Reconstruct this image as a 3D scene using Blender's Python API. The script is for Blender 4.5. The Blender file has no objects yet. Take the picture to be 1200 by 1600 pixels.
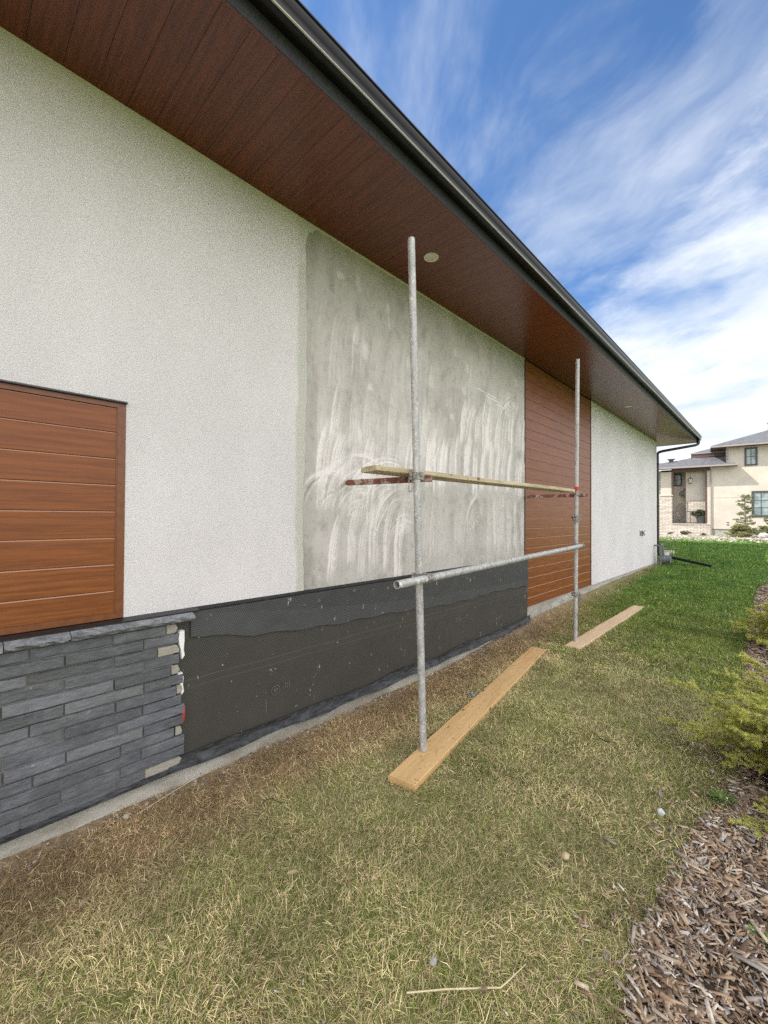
import bpy, math, random
import numpy as np
from mathutils import Vector, Matrix
R = math.radians
S = bpy.context.scene
COL = S.collection
random.seed(7); RNG = np.random.default_rng(11)

# ------------------------------------------------------------------ camera
CAM = Vector((0, -2.5, 1.55))
yaw, pitch, roll = R(43.32586), R(0.72581), R(0.317354)
fwd = Vector((math.cos(yaw)*math.cos(pitch), math.sin(yaw)*math.cos(pitch), math.sin(pitch)))
rt = Vector((math.sin(yaw), -math.cos(yaw), 0)); up = rt.cross(fwd)
rt2 = math.cos(roll)*rt + math.sin(roll)*up; up2 = -math.sin(roll)*rt + math.cos(roll)*up
cam = bpy.data.objects.new('camera', bpy.data.cameras.new('camera')); COL.objects.link(cam)
cam.matrix_world = Matrix.Translation(CAM) @ Matrix((rt2, up2, -fwd)).transposed().to_4x4()
cam.data.sensor_fit = 'VERTICAL'; cam.data.sensor_height = 36
cam.data.lens = 36*653.908/1600
cam.data.clip_start = .05; cam.data.clip_end = 2000
S.camera = cam

# ------------------------------------------------------------------ light
SUN_EL, SUN_AZ = R(47), R(128)          # azimuth measured from +X towards +Y
sd = Vector((math.cos(SUN_EL)*math.cos(SUN_AZ), math.cos(SUN_EL)*math.sin(SUN_AZ), math.sin(SUN_EL)))
sun = bpy.data.objects.new('sun', bpy.data.lights.new('sun', 'SUN')); COL.objects.link(sun)
sun.rotation_euler = (-sd).to_track_quat('-Z', 'Y').to_euler()
sun.data.energy = 4.2; sun.data.angle = R(.6); sun.data.color = (1, .95, .87)
S.view_settings.view_transform = 'Standard'; S.view_settings.look = 'None'
S.view_settings.gamma = 1; S.view_settings.exposure = .56
S.cycles.max_bounces = 8; S.cycles.use_denoising = False; S.cycles.use_adaptive_sampling = False

SKYROT = 130
W = bpy.data.worlds.new('World'); S.world = W; W.use_nodes = True
nt = W.node_tree; nt.nodes.clear()
class NB:
    """tiny node helper"""
    def __init__(s, nt): s.nt = nt
    def n(s, t, **kw):
        x = s.nt.nodes.new(t)
        for k, v in kw.items(): setattr(x, k, v)
        return x
    def put(s, sock, v):
        if v is None: return
        if isinstance(v, bpy.types.NodeSocket): s.nt.links.new(v, sock)
        else:
            if hasattr(sock.default_value, '__len__') and len(sock.default_value) == 4 and hasattr(v, '__len__') and len(v) == 3: v = (*v, 1)
            sock.default_value = v
    def m(s, op, a, b=None, c=None, clamp=False):
        x = s.n('ShaderNodeMath', operation=op, use_clamp=clamp)
        s.put(x.inputs[0], a); s.put(x.inputs[1], b); s.put(x.inputs[2], c); return x.outputs[0]
    def vm(s, op, a, b=None):
        x = s.n('ShaderNodeVectorMath', operation=op); s.put(x.inputs[0], a); s.put(x.inputs[1], b)
        return x.outputs['Value'] if op in ('DOT_PRODUCT', 'LENGTH') else x.outputs[0]
    def mix(s, f, a, b, bt='MIX'):
        x = s.n('ShaderNodeMix', data_type='RGBA', blend_type=bt)
        s.put(x.inputs[0], f); s.put(x.inputs[6], a); s.put(x.inputs[7], b); return x.outputs[2]
    def rng(s, v, a, b, c=0, d=1, smooth=True):
        x = s.n('ShaderNodeMapRange', interpolation_type='SMOOTHSTEP' if smooth else 'LINEAR')
        for i, q in enumerate((v, a, b, c, d)): s.put(x.inputs[i], q)
        return x.outputs[0]
    def noise(s, vec, scale, detail=3, rough=.5, dist=0, out=0):
        x = s.n('ShaderNodeTexNoise'); s.put(x.inputs['Vector'], vec); s.put(x.inputs['Scale'], scale)
        s.put(x.inputs['Detail'], detail); s.put(x.inputs['Roughness'], rough); s.put(x.inputs['Distortion'], dist)
        return x.outputs[out]
    def vor(s, vec, scale, feature='F1', rnd=1, out=0):
        x = s.n('ShaderNodeTexVoronoi', feature=feature); s.put(x.inputs['Vector'], vec)
        s.put(x.inputs['Scale'], scale); s.put(x.inputs['Randomness'], rnd); return x.outputs[out]
    def map(s, vec, scale=(1, 1, 1), loc=(0, 0, 0), rot=(0, 0, 0)):
        x = s.n('ShaderNodeMapping'); s.put(x.inputs[0], vec); x.inputs[1].default_value = loc
        x.inputs[2].default_value = rot; x.inputs[3].default_value = scale; return x.outputs[0]
    def sep(s, v):
        x = s.n('ShaderNodeSeparateXYZ'); s.put(x.inputs[0], v); return x.outputs
    def comb(s, a, b, c):
        x = s.n('ShaderNodeCombineXYZ')
        for i, q in enumerate((a, b, c)): s.put(x.inputs[i], q)
        return x.outputs[0]

b = NB(nt)
sky = b.n('ShaderNodeTexSky', sky_type='NISHITA', sun_disc=False, sun_elevation=SUN_EL,
          sun_rotation=math.atan2(sd.x, sd.y), altitude=1000, air_density=1, dust_density=.5, ozone_density=3)
bg1 = b.mix(1, sky.outputs[0], (1.15, 1.5, 1.75), 'MULTIPLY')
tc = b.n('ShaderNodeTexCoord').outputs['Generated']
d = b.sep(tc)
zz = b.m('ADD', b.m('MAXIMUM', d[2], 0), .16)
P = b.comb(b.m('DIVIDE', d[0], zz), b.m('DIVIDE', d[1], zz), 0)
Pr = b.map(P, rot=(0, 0, R(SKYROT)))
warp = b.vm('SCALE', b.vm('SUBTRACT', b.noise(Pr, 1.1, 3, .5, 0, 1), (.5, .5, .5)), None)
warp.node.inputs['Scale'].default_value = .45
Pw = b.vm('ADD', Pr, warp)
big = b.noise(b.map(Pw, (.75, 1.05, 1), (7.3, 2.9, 0)), 1.0, 8, .56)
fine = b.noise(b.map(Pw, (1.6, 1.9, 1), (8, 2, 0)), 2.3, 9, .62)
wisp = b.noise(b.map(Pw, (.8, 2.0, 1), (1, 5, 0)), 1.25, 9, .60, .15)
# cover grows to the right of the picture (azimuth falling to zero and beyond) and towards the horizon
side = b.m('SUBTRACT', .78, b.m('MULTIPLY', d[1], .92))
hz = b.m('MULTIPLY', d[2], -1.02)
cov = b.m('ADD', b.m('ADD', side, hz), b.m('ADD', b.m('MULTIPLY', b.m('SUBTRACT', big, .5), 1.25), b.m('MULTIPLY', b.m('SUBTRACT', fine, .5), .95)))
c1 = b.rng(cov, -.16, .50, 0, 1)
c2 = b.rng(wisp, .44, .80, 0, .66)
cl = b.m('MAXIMUM', c1, c2, clamp=True)
shade = b.rng(b.noise(b.map(Pw, (1, 1.4, 1), (4, 4, 0)), 1.5, 6, .55), .35, .65, 0, 1)
ccol = b.mix(shade, (6.6, 7.2, 8.0), (9.6, 9.8, 10.0))
# bright cloud added out of view behind the camera, as neutral fill light
behind = b.rng(b.vm('DOT_PRODUCT', tc, Vector((-.55, -.75, .38)).normalized()), -.05, .75, 0, 1)
ccol2 = b.mix(behind, ccol, (16.5, 16.1, 16.4))
cl2 = b.m('MAXIMUM', cl, b.m('MULTIPLY', behind, .92))
skyc = b.mix(cl2, bg1, ccol2)
bgn = b.n('ShaderNodeBackground'); b.put(bgn.inputs[0], skyc); bgn.inputs[1].default_value = .09
b.put(b.n('ShaderNodeOutputWorld').inputs[0], bgn.outputs[0])

# ------------------------------------------------------------------ mesh helpers
class MB:
    def __init__(s): s.v = []; s.f = []; s.c = []; s.cur = (1, 1, 1)
    def add(s, vs, fs):
        o = len(s.v); s.v += [tuple(x) for x in vs]; s.f += [tuple(i+o for i in f) for f in fs]
        s.c += [s.cur]*len(vs); return s
    def box(s, x0, x1, y0, y1, z0, z1):
        v = [(x, y, z) for x in (x0, x1) for y in (y0, y1) for z in (z0, z1)]
        return s.add(v, [(0, 1, 3, 2), (4, 6, 7, 5), (0, 4, 5, 1), (2, 3, 7, 6), (0, 2, 6, 4), (1, 5, 7, 3)])
    def obox(s, M, sx, sy, sz):
        v = [M @ Vector((x*sx/2, y*sy/2, z*sz/2)) for x in (-1, 1) for y in (-1, 1) for z in (-1, 1)]
        return s.add(v, [(0, 1, 3, 2), (4, 6, 7, 5), (0, 4, 5, 1), (2, 3, 7, 6), (0, 2, 6, 4), (1, 5, 7, 3)])
    def bevbox(s, x0, x1, y0, y1, z0, z1, bv=.004):
        """box whose front (low y) face is bevelled"""
        v = [(x0, y1, z0), (x1, y1, z0), (x1, y1, z1), (x0, y1, z1),
             (x0, y0+bv, z0), (x1, y0+bv, z0), (x1, y0+bv, z1), (x0, y0+bv, z1),
             (x0+bv, y0, z0+bv), (x1-bv, y0, z0+bv), (x1-bv, y0, z1-bv), (x0+bv, y0, z1-bv)]
        f = [(3, 2, 1, 0), (8, 9, 10, 11)]
        for i in range(4):
            j = (i+1) % 4
            f += [(i, j, j+4, i+4), (i+4, j+4, j+8, i+8)]
        return s.add(v, f)
    def tube(s, p0, p1, r, n=16, r1=None, hollow=False, cap=True):
        p0, p1 = Vector(p0), Vector(p1); r1 = r if r1 is None else r1
        q = (p1-p0).to_track_quat('Z', 'Y'); a, c = q @ Vector((1, 0, 0)), q @ Vector((0, 1, 0))
        ring = lambda p, r: [p + a*(r*math.cos(2*math.pi*i/n)) + c*(r*math.sin(2*math.pi*i/n)) for i in range(n)]
        vs = ring(p0, r)+ring(p1, r1); fs = [(i, (i+1) % n, n+(i+1) % n, n+i) for i in range(n)]
        if hollow:
            h = .82; e = (p1-p0).normalized()*min(.12, (p1-p0).length*.3)
            vs += ring(p0, r*h)+ring(p1, r1*h)+ring(p0+e, r*h)+ring(p1-e, r1*h)
            for i in range(n):
                j = (i+1) % n
                fs += [(i, 2*n+i, 2*n+j, j), (n+i, n+j, 3*n+j, 3*n+i), (2*n+i, 4*n+i, 4*n+j, 2*n+j), (3*n+i, 3*n+j, 5*n+j, 5*n+i)]
            fs += [tuple(range(4*n, 5*n)), tuple(range(5*n, 6*n))]
        elif cap: fs += [tuple(range(n))[::-1], tuple(range(n, 2*n))]
        return s.add(vs, fs)
    def path(s, pts, r, n=10):
        pts = [Vector(p) for p in pts]; rr = r if hasattr(r, '__len__') else [r]*len(pts)
        vs = []; ref = Vector((.3, .2, 1)).normalized()
        for i, p in enumerate(pts):
            t = (pts[min(i+1, len(pts)-1)]-pts[max(i-1, 0)]).normalized()
            a = t.cross(ref)
            if a.length < .05: a = t.cross(Vector((1, 0, 0)))
            a.normalize(); c = t.cross(a)
            vs += [p + a*(rr[i]*math.cos(2*math.pi*k/n)) + c*(rr[i]*math.sin(2*math.pi*k/n)) for k in range(n)]
        fs = [(i*n+k, i*n+(k+1) % n, (i+1)*n+(k+1) % n, (i+1)*n+k) for i in range(len(pts)-1) for k in range(n)]
        fs += [tuple(range(n)), tuple(range((len(pts)-1)*n, len(pts)*n))]
        return s.add(vs, fs)
    def sphere(s, c, r, nu=12, nv=8, sq=(1, 1, 1)):
        c = Vector(c); vs = []; 
        for j in range(nv+1):
            th = math.pi*j/nv
            for i in range(nu):
                ph = 2*math.pi*i/nu
                vs.append(c+Vector((r*sq[0]*math.sin(th)*math.cos(ph), r*sq[1]*math.sin(th)*math.sin(ph), r*sq[2]*math.cos(th))))
        return s.add(vs, [(j*nu+i, j*nu+(i+1) % nu, (j+1)*nu+(i+1) % nu, (j+1)*nu+i) for j in range(nv) for i in range(nu)])
    def prism(s, poly, y0, y1, axis='y'):
        n = len(poly)
        mk = (lambda a, c, y: (a, y, c)) if axis == 'y' else ((lambda a, c, y: (a, c, y)) if axis == 'z' else (lambda a, c, y: (y, a, c)))
        vs = [mk(a, c, y0) for a, c in poly]+[mk(a, c, y1) for a, c in poly]
        return s.add(vs, [tuple(range(n)), tuple(range(n, 2*n))[::-1]]+[(i, n+i, n+(i+1) % n, (i+1) % n) for i in range(n)])

OFF = {}
def link(name, me, mat, parent=None, smooth=False):
    o = bpy.data.objects.new(name, me); COL.objects.link(o)
    if mat: me.materials.append(mat)
    if smooth:
        me.polygons.foreach_set('use_smooth', [True]*len(me.polygons))
        me.set_sharp_from_angle(angle=R(38))
    if parent: o.parent = parent; OFF[o.name] = OFF[parent.name]
    else: OFF[o.name] = Vector((0, 0, 0))
    return o
def obj(name, mb, mat, parent=None, smooth=False, fix=True, colors=False):
    me = bpy.data.meshes.new(name)
    off = OFF[parent.name] if parent else Vector((0, 0, 0))
    me.from_pydata([(x-off.x, y-off.y, z-off.z) for x, y, z in mb.v], [], mb.f)
    if fix:
        import bmesh
        bm = bmesh.new(); bm.from_mesh(me); bmesh.ops.recalc_face_normals(bm, faces=bm.faces); bm.to_mesh(me); bm.free()
    if colors:
        a = me.color_attributes.new('Col', 'FLOAT_COLOR', 'POINT')
        a.data.foreach_set('color', np.c_[np.array(mb.c), np.ones(len(mb.c))].ravel())
    me.update()
    return link(name, me, mat, parent, smooth)
def npobj(name, V, F, mat, parent=None, color=None, smooth=False):
    """V (n,3), F list of equal-size arrays or one (m,k) array"""
    Fs = F if isinstance(F, list) else [F]
    me = bpy.data.meshes.new(name)
    off = OFF[parent.name] if parent else Vector((0, 0, 0))
    V = np.asarray(V, dtype=np.float32) - np.array(off, dtype=np.float32)
    me.vertices.add(len(V)); me.vertices.foreach_set('co', V.ravel())
    nl = sum(f.size for f in Fs); npoly = sum(len(f) for f in Fs)
    me.loops.add(nl); me.loops.foreach_set('vertex_index', np.concatenate([f.ravel() for f in Fs]).astype(np.int32))
    me.polygons.add(npoly)
    sizes = np.concatenate([np.full(len(f), f.shape[1]) for f in Fs])
    me.polygons.foreach_set('loop_start', np.r_[0, np.cumsum(sizes)[:-1]].astype(np.int32))
    me.update(calc_edges=True)
    if color is not None:
        a = me.color_attributes.new('Col', 'FLOAT_COLOR', 'POINT')
        a.data.foreach_set('color', np.c_[color, np.ones(len(color))].astype(np.float32).ravel())
    return link(name, me, mat, parent, smooth)
def thing(name, label, cat, loc=(0, 0, 0), group=None):
    o = bpy.data.objects.new(name, None); COL.objects.link(o); o.empty_display_size = .2
    o.location = loc; OFF[o.name] = Vector(loc); return tag(o, label, cat, group)
def tag(o, label=None, cat=None, group=None, kind=None):
    if label: o['label'] = label
    if cat: o['category'] = cat
    if group: o['group'] = group
    if kind: o['kind'] = kind
    return o
def gridmesh(nx, ny):
    i, j = np.meshgrid(np.arange(nx-1), np.arange(ny-1), indexing='ij')
    a = (i*ny+j).ravel(); return np.c_[a, a+ny, a+ny+1, a+1]

# value noise (numpy)
_tab = RNG.random((256, 256))
def vnoise(x, y, seed=0):
    x = np.asarray(x, float)+seed*17.3; y = np.asarray(y, float)+seed*9.1
    xi = np.floor(x).astype(int); yi = np.floor(y).astype(int); fx = x-xi; fy = y-yi
    fx = fx*fx*(3-2*fx); fy = fy*fy*(3-2*fy)
    t = lambda a, c: _tab[a % 256, c % 256]
    return (t(xi, yi)*(1-fx)+t(xi+1, yi)*fx)*(1-fy)+(t(xi, yi+1)*(1-fx)+t(xi+1, yi+1)*fx)*fy
def fbm(x, y, o=4, seed=0):
    s = 0; a = .5; n = 0
    for k in range(o): s = s+a*vnoise(x*2**k, y*2**k, seed+k); n += a; a *= .5
    return s/n
def sstep(a, c, x):
    t = np.clip((x-a)/(c-a), 0, 1); return t*t*(3-2*t)

# ------------------------------------------------------------------ materials
def mat(name, fn, rough=.6, **kw):
    m = bpy.data.materials.new(name); m.use_nodes = True
    t = m.node_tree; bs = t.nodes['Principled BSDF']; n = NB(t)
    bs.inputs['Roughness'].default_value = rough
    for k, v in kw.items(): bs.inputs[k].default_value = v
    oc = n.n('ShaderNodeTexCoord').outputs['Object']
    r = fn(n, oc, bs)
    if r is not None: n.put(bs.inputs['Base Color'], r)
    return m
def bump(n, bs, h, strength=.4, dist=.01, prev=None):
    x = n.n('ShaderNodeBump'); x.inputs['Strength'].default_value = strength; x.inputs['Distance'].default_value = dist
    n.put(x.inputs['Height'], h)
    if prev: n.put(x.inputs['Normal'], prev)
    n.put(bs.inputs['Normal'], x.outputs[0]); return x.outputs[0]
def colattr(n):
    x = n.n('ShaderNodeVertexColor'); x.layer_name = 'Col'; return x.outputs[0]

def f_stucco(n, oc, bs):
    g = n.noise(oc, 150, 3, .65); v = n.vor(oc, 240)
    l = n.noise(n.map(oc, (1, 1, .6)), 1.3, 6, .6)
    c = n.mix(n.rng(l, .3, .7), (.705, .685, .69), (.79, .768, .775))
    c = n.mix(n.rng(g, .30, .50, .42, 0), c, (.48, .48, .46))
    x, y, z = n.sep(oc)
    edge = n.rng(n.m('ADD', x, n.m('MULTIPLY', n.noise(n.map(oc, (1, 1, .4)), 9, 4, .6), .10)), 1.77, 1.80)
    near = n.m('MULTIPLY', edge, n.rng(x, 2.2, 2.3, 1, 0))
    near = n.m('MULTIPLY', near, n.rng(z, 3.3, 3.45, .72, .25))
    c = n.mix(near, c, (.52, .54, .45))
    st = n.rng(n.noise(n.map(oc, (6, 1, 2), (2, 0, 0)), 3, 5, .6), .72, .8, 0, .25)
    c = n.mix(st, c, (.6, .6, .56))
    bump(n, bs, n.m('ADD', g, n.m('MULTIPLY', v, .6)), .7, .006)
    return c
M_stucco = mat('stucco', f_stucco, .9)

def f_patch(n, oc, bs):
    c = colattr(n)
    g = n.noise(n.map(oc, (1, 1, .5)), 26, 6, .65)
    c = n.mix(n.rng(g, .3, .7, .0, .35), c, n.mix(1, c, (.74, .75, .71), 'MULTIPLY'))
    sp = n.rng(n.noise(oc, 9, 6, .75), .63, .70, 0, .5)
    c = n.mix(sp, c, n.mix(1, c, (.62, .62, .58), 'MULTIPLY'))
    bump(n, bs, n.m('ADD', g, n.sep(c)[0]), .25, .006)
    return c
M_patch = mat('basecoat', f_patch, .85)

def woodgrain(n, oc, axis, dark, mid, light, per=(1, 1, 1)):
    sc = {'x': (.9, 14, 22), 'y': (22, .9, 14)}[axis]
    a = n.noise(n.map(oc, sc), 2.4, 5, .62, .35)
    c2 = n.noise(n.map(oc, tuple(q*3.2 for q in sc)), 3, 4, .6)
    c = n.mix(n.rng(a, .40, .60), dark, mid)
    c = n.mix(n.rng(c2, .45, .75, 0, .55), c, light)
    return c, a, c2
def f_woodwall(n, oc, bs):
    cc = n.sep(colattr(n))
    v = n.vm('ADD', oc, n.comb(n.m('MULTIPLY', cc[0], 37), 0, n.m('MULTIPLY', cc[1], 11)))
    c, a, g = woodgrain(n, v, 'x', (.170, .051, .0125), (.255, .079, .019), (.315, .110, .033))
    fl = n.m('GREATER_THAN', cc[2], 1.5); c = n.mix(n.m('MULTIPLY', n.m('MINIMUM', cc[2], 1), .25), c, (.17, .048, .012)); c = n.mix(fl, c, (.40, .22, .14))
    bs.inputs['Specular IOR Level'].default_value = .38
    bump(n, bs, g, .12, .002)
    n.put(bs.inputs['Roughness'], n.rng(g, .3, .7, .30, .42)); return c
M_woodwall = mat('woodgrain_siding', f_woodwall, .36)
def f_soffit(n, oc, bs):
    cc = n.sep(colattr(n))
    v = n.vm('ADD', oc, n.comb(n.m('MULTIPLY', cc[1], 5), n.m('MULTIPLY', cc[0], 37), 0))
    c, a, g = woodgrain(n, v, 'y', (.100, .0215, .0070), (.155, .036, .0110), (.200, .054, .018))
    bump(n, bs, g, .1, .002)
    n.put(bs.inputs['Roughness'], n.rng(g, .3, .7, .24, .30)); return c
M_soffit = mat('woodgrain_soffit', f_soffit, .4)

def f_metal(c0, c1, sc=30):
    def f(n, oc, bs):
        g = n.noise(oc, sc, 4, .6); bump(n, bs, g, .08, .003)
        return n.mix(n.rng(g, .3, .7), c0, c1)
    return f
M_black = mat('black_metal', f_metal((.010, .010, .011), (.018, .018, .019)), .32)
M_fascia = mat('charcoal_aluminium', f_metal((.026, .026, .029), (.050, .051, .055), 60), .6)
M_fascia.node_tree.nodes['Principled BSDF'].inputs['Specular IOR Level'].default_value = .3
M_gutter = mat('gutter_paint', f_metal((.010, .0095, .0105), (.016, .015, .016), 40), .25)
M_gutter.node_tree.nodes['Principled BSDF'].inputs['Specular IOR Level'].default_value = .22
M_glint = mat('painted_lip_glint', f_metal((.42, .42, .41), (.5, .5, .49), 40), .35)  # light grey standing in for the highlight on the gutter lip
M_trim = mat('brown_trim', f_metal((.15, .050, .016), (.20, .068, .022)), .35)
M_beige = mat('lamp_lens', f_metal((.62, .60, .52), (.68, .66, .58)), .5)
M_ring = mat('white_ring', f_metal((.7, .69, .64), (.75, .74, .7)), .4)
M_greytrim = mat('grey_strip', f_metal((.30, .28, .27), (.36, .34, .33)), .5)

def f_conc(n, oc, bs):
    g = n.noise(oc, 28, 6, .65); l = n.noise(n.map(oc, (1, 1, 3)), 3, 5, .6)
    c = n.mix(n.rng(l, .3, .7), (.30, .29, .24), (.50, .49, .43))
    z = n.sep(oc)[2]
    c = n.mix(n.rng(n.m('ADD', z, n.m('MULTIPLY', l, .12)), .06, .16, .55, 0), c, (.25, .19, .13))
    c = n.mix(n.rng(g, .55, .75, 0, .4), c, (.28, .28, .25)); bump(n, bs, g, 1, .02); return c
M_conc = mat('concrete', f_conc, .92)

def f_brick(n, oc, bs):
    c = colattr(n)
    g = n.noise(n.map(oc, (1, 1, 2.2)), 22, 5, .65); s = n.noise(n.map(oc, (1, 1, 1.6), (5, 0, 2)), 5, 5, .62)
    c = n.mix(n.rng(s, .48, .68, 0, .55), c, n.mix(.6, c, (.26, .29, .31)))
    c = n.mix(n.rng(g, .35, .65, .45, 0), c, n.mix(1, c, (.55, .55, .58), 'MULTIPLY'))
    c = n.mix(n.rng(n.noise(oc, 60, 3, .6), .70, .74, 0, .6), c, (.42, .43, .44))
    bump(n, bs, g, .8, .012); return c
M_brick = mat('grey_stone_brick', f_brick, .7)
def f_mortar(n, oc, bs):
    g = n.noise(oc, 50, 5, .7); bump(n, bs, g, .6, .008)
    return n.mix(g, (.10, .098, .09), (.20, .195, .18))
M_mortar = mat('mortar', f_mortar, .95)
def f_oldm(n, oc, bs):
    g = n.noise(n.map(oc, (1, 1, 5)), 22, 4, .7); bump(n, bs, g, .9, .008)
    return n.mix(g, (.24, .225, .18), (.46, .44, .38))
M_oldm = mat('exposed_mortar', f_oldm, .95)
M_white = mat('white_foam', f_metal((.75, .75, .73), (.85, .85, .83), 90), .8)
M_red = mat('red_tape', f_metal((.50, .025, .03), (.6, .04, .04)), .5)
def f_ledge(n, oc, bs):
    g = n.noise(n.map(oc, (1, 1, 1.6)), 16, 6, .68, .5); bump(n, bs, g, 1, .02)
    return n.mix(n.rng(g, .3, .7), (.13, .14, .15), (.30, .315, .33))
M_ledge = mat('rock_face_stone', f_ledge, .7)

def hexdots(n, oc, sx, sz):
    x, y, z = n.sep(oc)
    row = n.m('FLOOR', n.m('MULTIPLY', z, sz))
    u = n.m('ADD', n.m('MULTIPLY', x, sx), n.m('MULTIPLY', n.m('FLOORED_MODULO', row, 2), .5))
    fu = n.m('SUBTRACT', n.m('FRACT', u), .5); fv = n.m('SUBTRACT', n.m('FRACT', n.m('MULTIPLY', z, sz)), .5)
    return n.m('SQRT', n.m('ADD', n.m('MULTIPLY', fu, fu), n.m('MULTIPLY', fv, fv)))
def f_paper(n, oc, bs):
    l = n.noise(oc, 2.2, 4, .6); z = n.sep(oc)[2]
    c = n.mix(n.rng(l, .3, .7), (.010, .009, .0075), (.020, .018, .015))
    dd = n.rng(hexdots(n, oc, 82, 92), .18, .36)
    c = n.mix(n.m('MULTIPLY', n.m('SUBTRACT', 1, dd), .85), c, (.006, .006, .006))
    c = n.mix(n.m('MULTIPLY', dd, .42), c, (.125, .12, .098))
    zl = n.m('ADD', z, n.m('MULTIPLY', l, .03))
    ln = n.m('MAXIMUM', n.rng(n.m('ABSOLUTE', n.m('SUBTRACT', zl, .62)), .001, .004, .30, 0), n.rng(n.m('ABSOLUTE', n.m('SUBTRACT', zl, .575)), .001, .004, .22, 0))
    c = n.mix(ln, c, (.16, .155, .14))
    sp = n.rng(n.noise(n.map(oc, (1, 1, .45), (3, 0, 0)), 24, 5, .7), .655, .68, 0, .75)
    c = n.mix(sp, c, (.42, .42, .39))
    run = n.m('MULTIPLY', n.rng(n.noise(n.map(oc, (16, 1, 1.4)), 1.9, 4, .6), .66, .76, 0, .55), n.rng(z, .2, .5, 1, .15))
    c = n.mix(run, c, (.22, .22, .20))
    bump(n, bs, dd, .5, .003); return c
M_paper = mat('building_paper', f_paper, .62)
def f_lath(n, oc, bs):
    dd = n.rng(hexdots(n, oc, 74, 84), .16, .34); l = n.noise(oc, 3.5, 5, .6)
    c = n.mix(n.rng(l, .35, .65), (.012, .012, .012), (.024, .0245, .025))
    x, y, z = n.sep(oc); lo = n.m('SUBTRACT', z, n.m('MULTIPLY', n.m('SUBTRACT', 3.4, x), n.rng(x, 1, 3.4, .09, .035, False)))
    c = n.mix(n.rng(n.m('ADD', lo, n.m('MULTIPLY', l, .03)), .79, .80, .22, 0), c, (.10, .104, .11))
    c = n.mix(n.m('MULTIPLY', dd, .42), c, (.13, .135, .14))
    sp = n.rng(n.noise(n.map(oc, (1, 1, .5), (9, 0, 0)), 20, 5, .75), .645, .67, 0, .85)
    c = n.mix(sp, c, (.5, .5, .48))
    bump(n, bs, dd, .8, .004); return c
M_lath = mat('metal_lath', f_lath, .5)
def f_strip(n, oc, bs):
    g = n.noise(n.map(oc, (1, 1, 4)), 9, 6, .65, .6); bump(n, bs, g, .8, .02)
    return n.mix(n.rng(g, .35, .7), (.010, .011, .012), (.060, .066, .072))
M_strip = mat('self_adhesive_strip', f_strip, .42)

def f_galv(n, oc, bs):
    g = n.noise(n.map(oc, (1, 1, .5)), 26, 5, .65); s = n.noise(oc, 70, 4, .6)
    c = n.mix(n.rng(g, .3, .7), (.33, .335, .33), (.52, .52, .50))
    c = n.mix(n.rng(s, .56, .64, 0, .75), c, (.74, .73, .69))
    c = n.mix(n.rng(n.noise(oc, 16, 5, .7), .56, .66, 0, .6), c, (.24, .20, .16))
    c = n.mix(n.rng(n.noise(n.map(oc, (1, 1, .6), (3, 0, 1)), 14, 4, .6), .66, .68, 0, .85), c, (.78, .77, .74))
    n.put(bs.inputs['Roughness'], n.rng(g, .3, .7, .45, .65)); bump(n, bs, s, .25, .003); return c
M_galv = mat('galvanised_tube', f_galv, .5, Metallic=.25)
def f_cast(n, oc, bs):
    g = n.noise(oc, 60, 5, .65); bump(n, bs, g, .5, .004)
    return n.mix(n.rng(g, .35, .65), (.13, .12, .10), (.38, .36, .33))
M_cast = mat('forged_coupler', f_cast, .5, Metallic=.35)
def f_rust(n, oc, bs):
    g = n.noise(oc, 30, 6, .7); h = n.noise(oc, 12, 4, .6, 0); bump(n, bs, g, .5, .004)
    c = n.mix(n.rng(g, .35, .65), (.13, .042, .032), (.28, .10, .075))
    return n.mix(n.rng(h, .5, .6, 0, .75), c, (.48, .43, .36))
M_rust = mat('rusty_painted_steel', f_rust, .75)

def f_lumber(cd, cm, cl, dirt):
    def f(n, oc, bs):
        w = n.noise(n.map(oc, (.7, 9, 9)), 2.2, 5, .6, .8); g = n.noise(n.map(oc, (2.5, 60, 60)), 1.6, 4, .6)
        c = n.mix(n.rng(w, .33, .67), cd, cm); c = n.mix(n.rng(g, .4, .7, 0, .6), c, cl)
        kn = n.vor(n.map(oc, (2.4, 7, 3), (1.3, .4, 0)), 1.7)
        c = n.mix(n.rng(kn, .06, .13, .9, 0), c, (.16, .075, .025))
        sp = n.m('MULTIPLY', n.rng(n.noise(n.map(oc, (2, 4, 4), (4, 1, 0)), 14, 6, .74), .59, .63, 0, .9), n.rng(n.noise(oc, 2.6, 2, .5), .38, .52))
        c = n.mix(n.m('MULTIPLY', sp, dirt), c, (.13, .105, .085))
        bump(n, bs, g, .25, .002); return c
    return f
M_lumA = mat('fresh_pine', f_lumber((.56, .345, .14), (.66, .43, .19), (.73, .52, .27), 1), .65)
M_lumB = mat('pale_pine', f_lumber((.60, .43, .25), (.69, .52, .33), (.76, .62, .44), .7), .7)
M_lumC = mat('weathered_plank', f_lumber((.35, .28, .16), (.56, .47, .31), (.70, .63, .48), 1.2), .8)

def f_attr(n, oc, bs):
    c = colattr(n); return c
def f_blade(n, oc, bs):
    bs.inputs['Subsurface Weight'].default_value = 0
    return colattr(n)
M_blade = mat('grass_blades', f_blade, .65)
def f_chip(n, oc, bs):
    c = colattr(n); g = n.noise(oc, 120, 4, .6)
    bump(n, bs, g, .4, .003); return n.mix(n.rng(g, .3, .7, .4, 0), c, n.mix(1, c, (.55, .5, .45), 'MULTIPLY'))
M_chip = mat('wood_chip', f_chip, .85)
def f_needle(n, oc, bs): return colattr(n)
M_needle = mat('needles', f_needle, .6)
M_twig = mat('bark', f_metal((.16, .12, .08), (.30, .25, .19), 60), .85)

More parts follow.
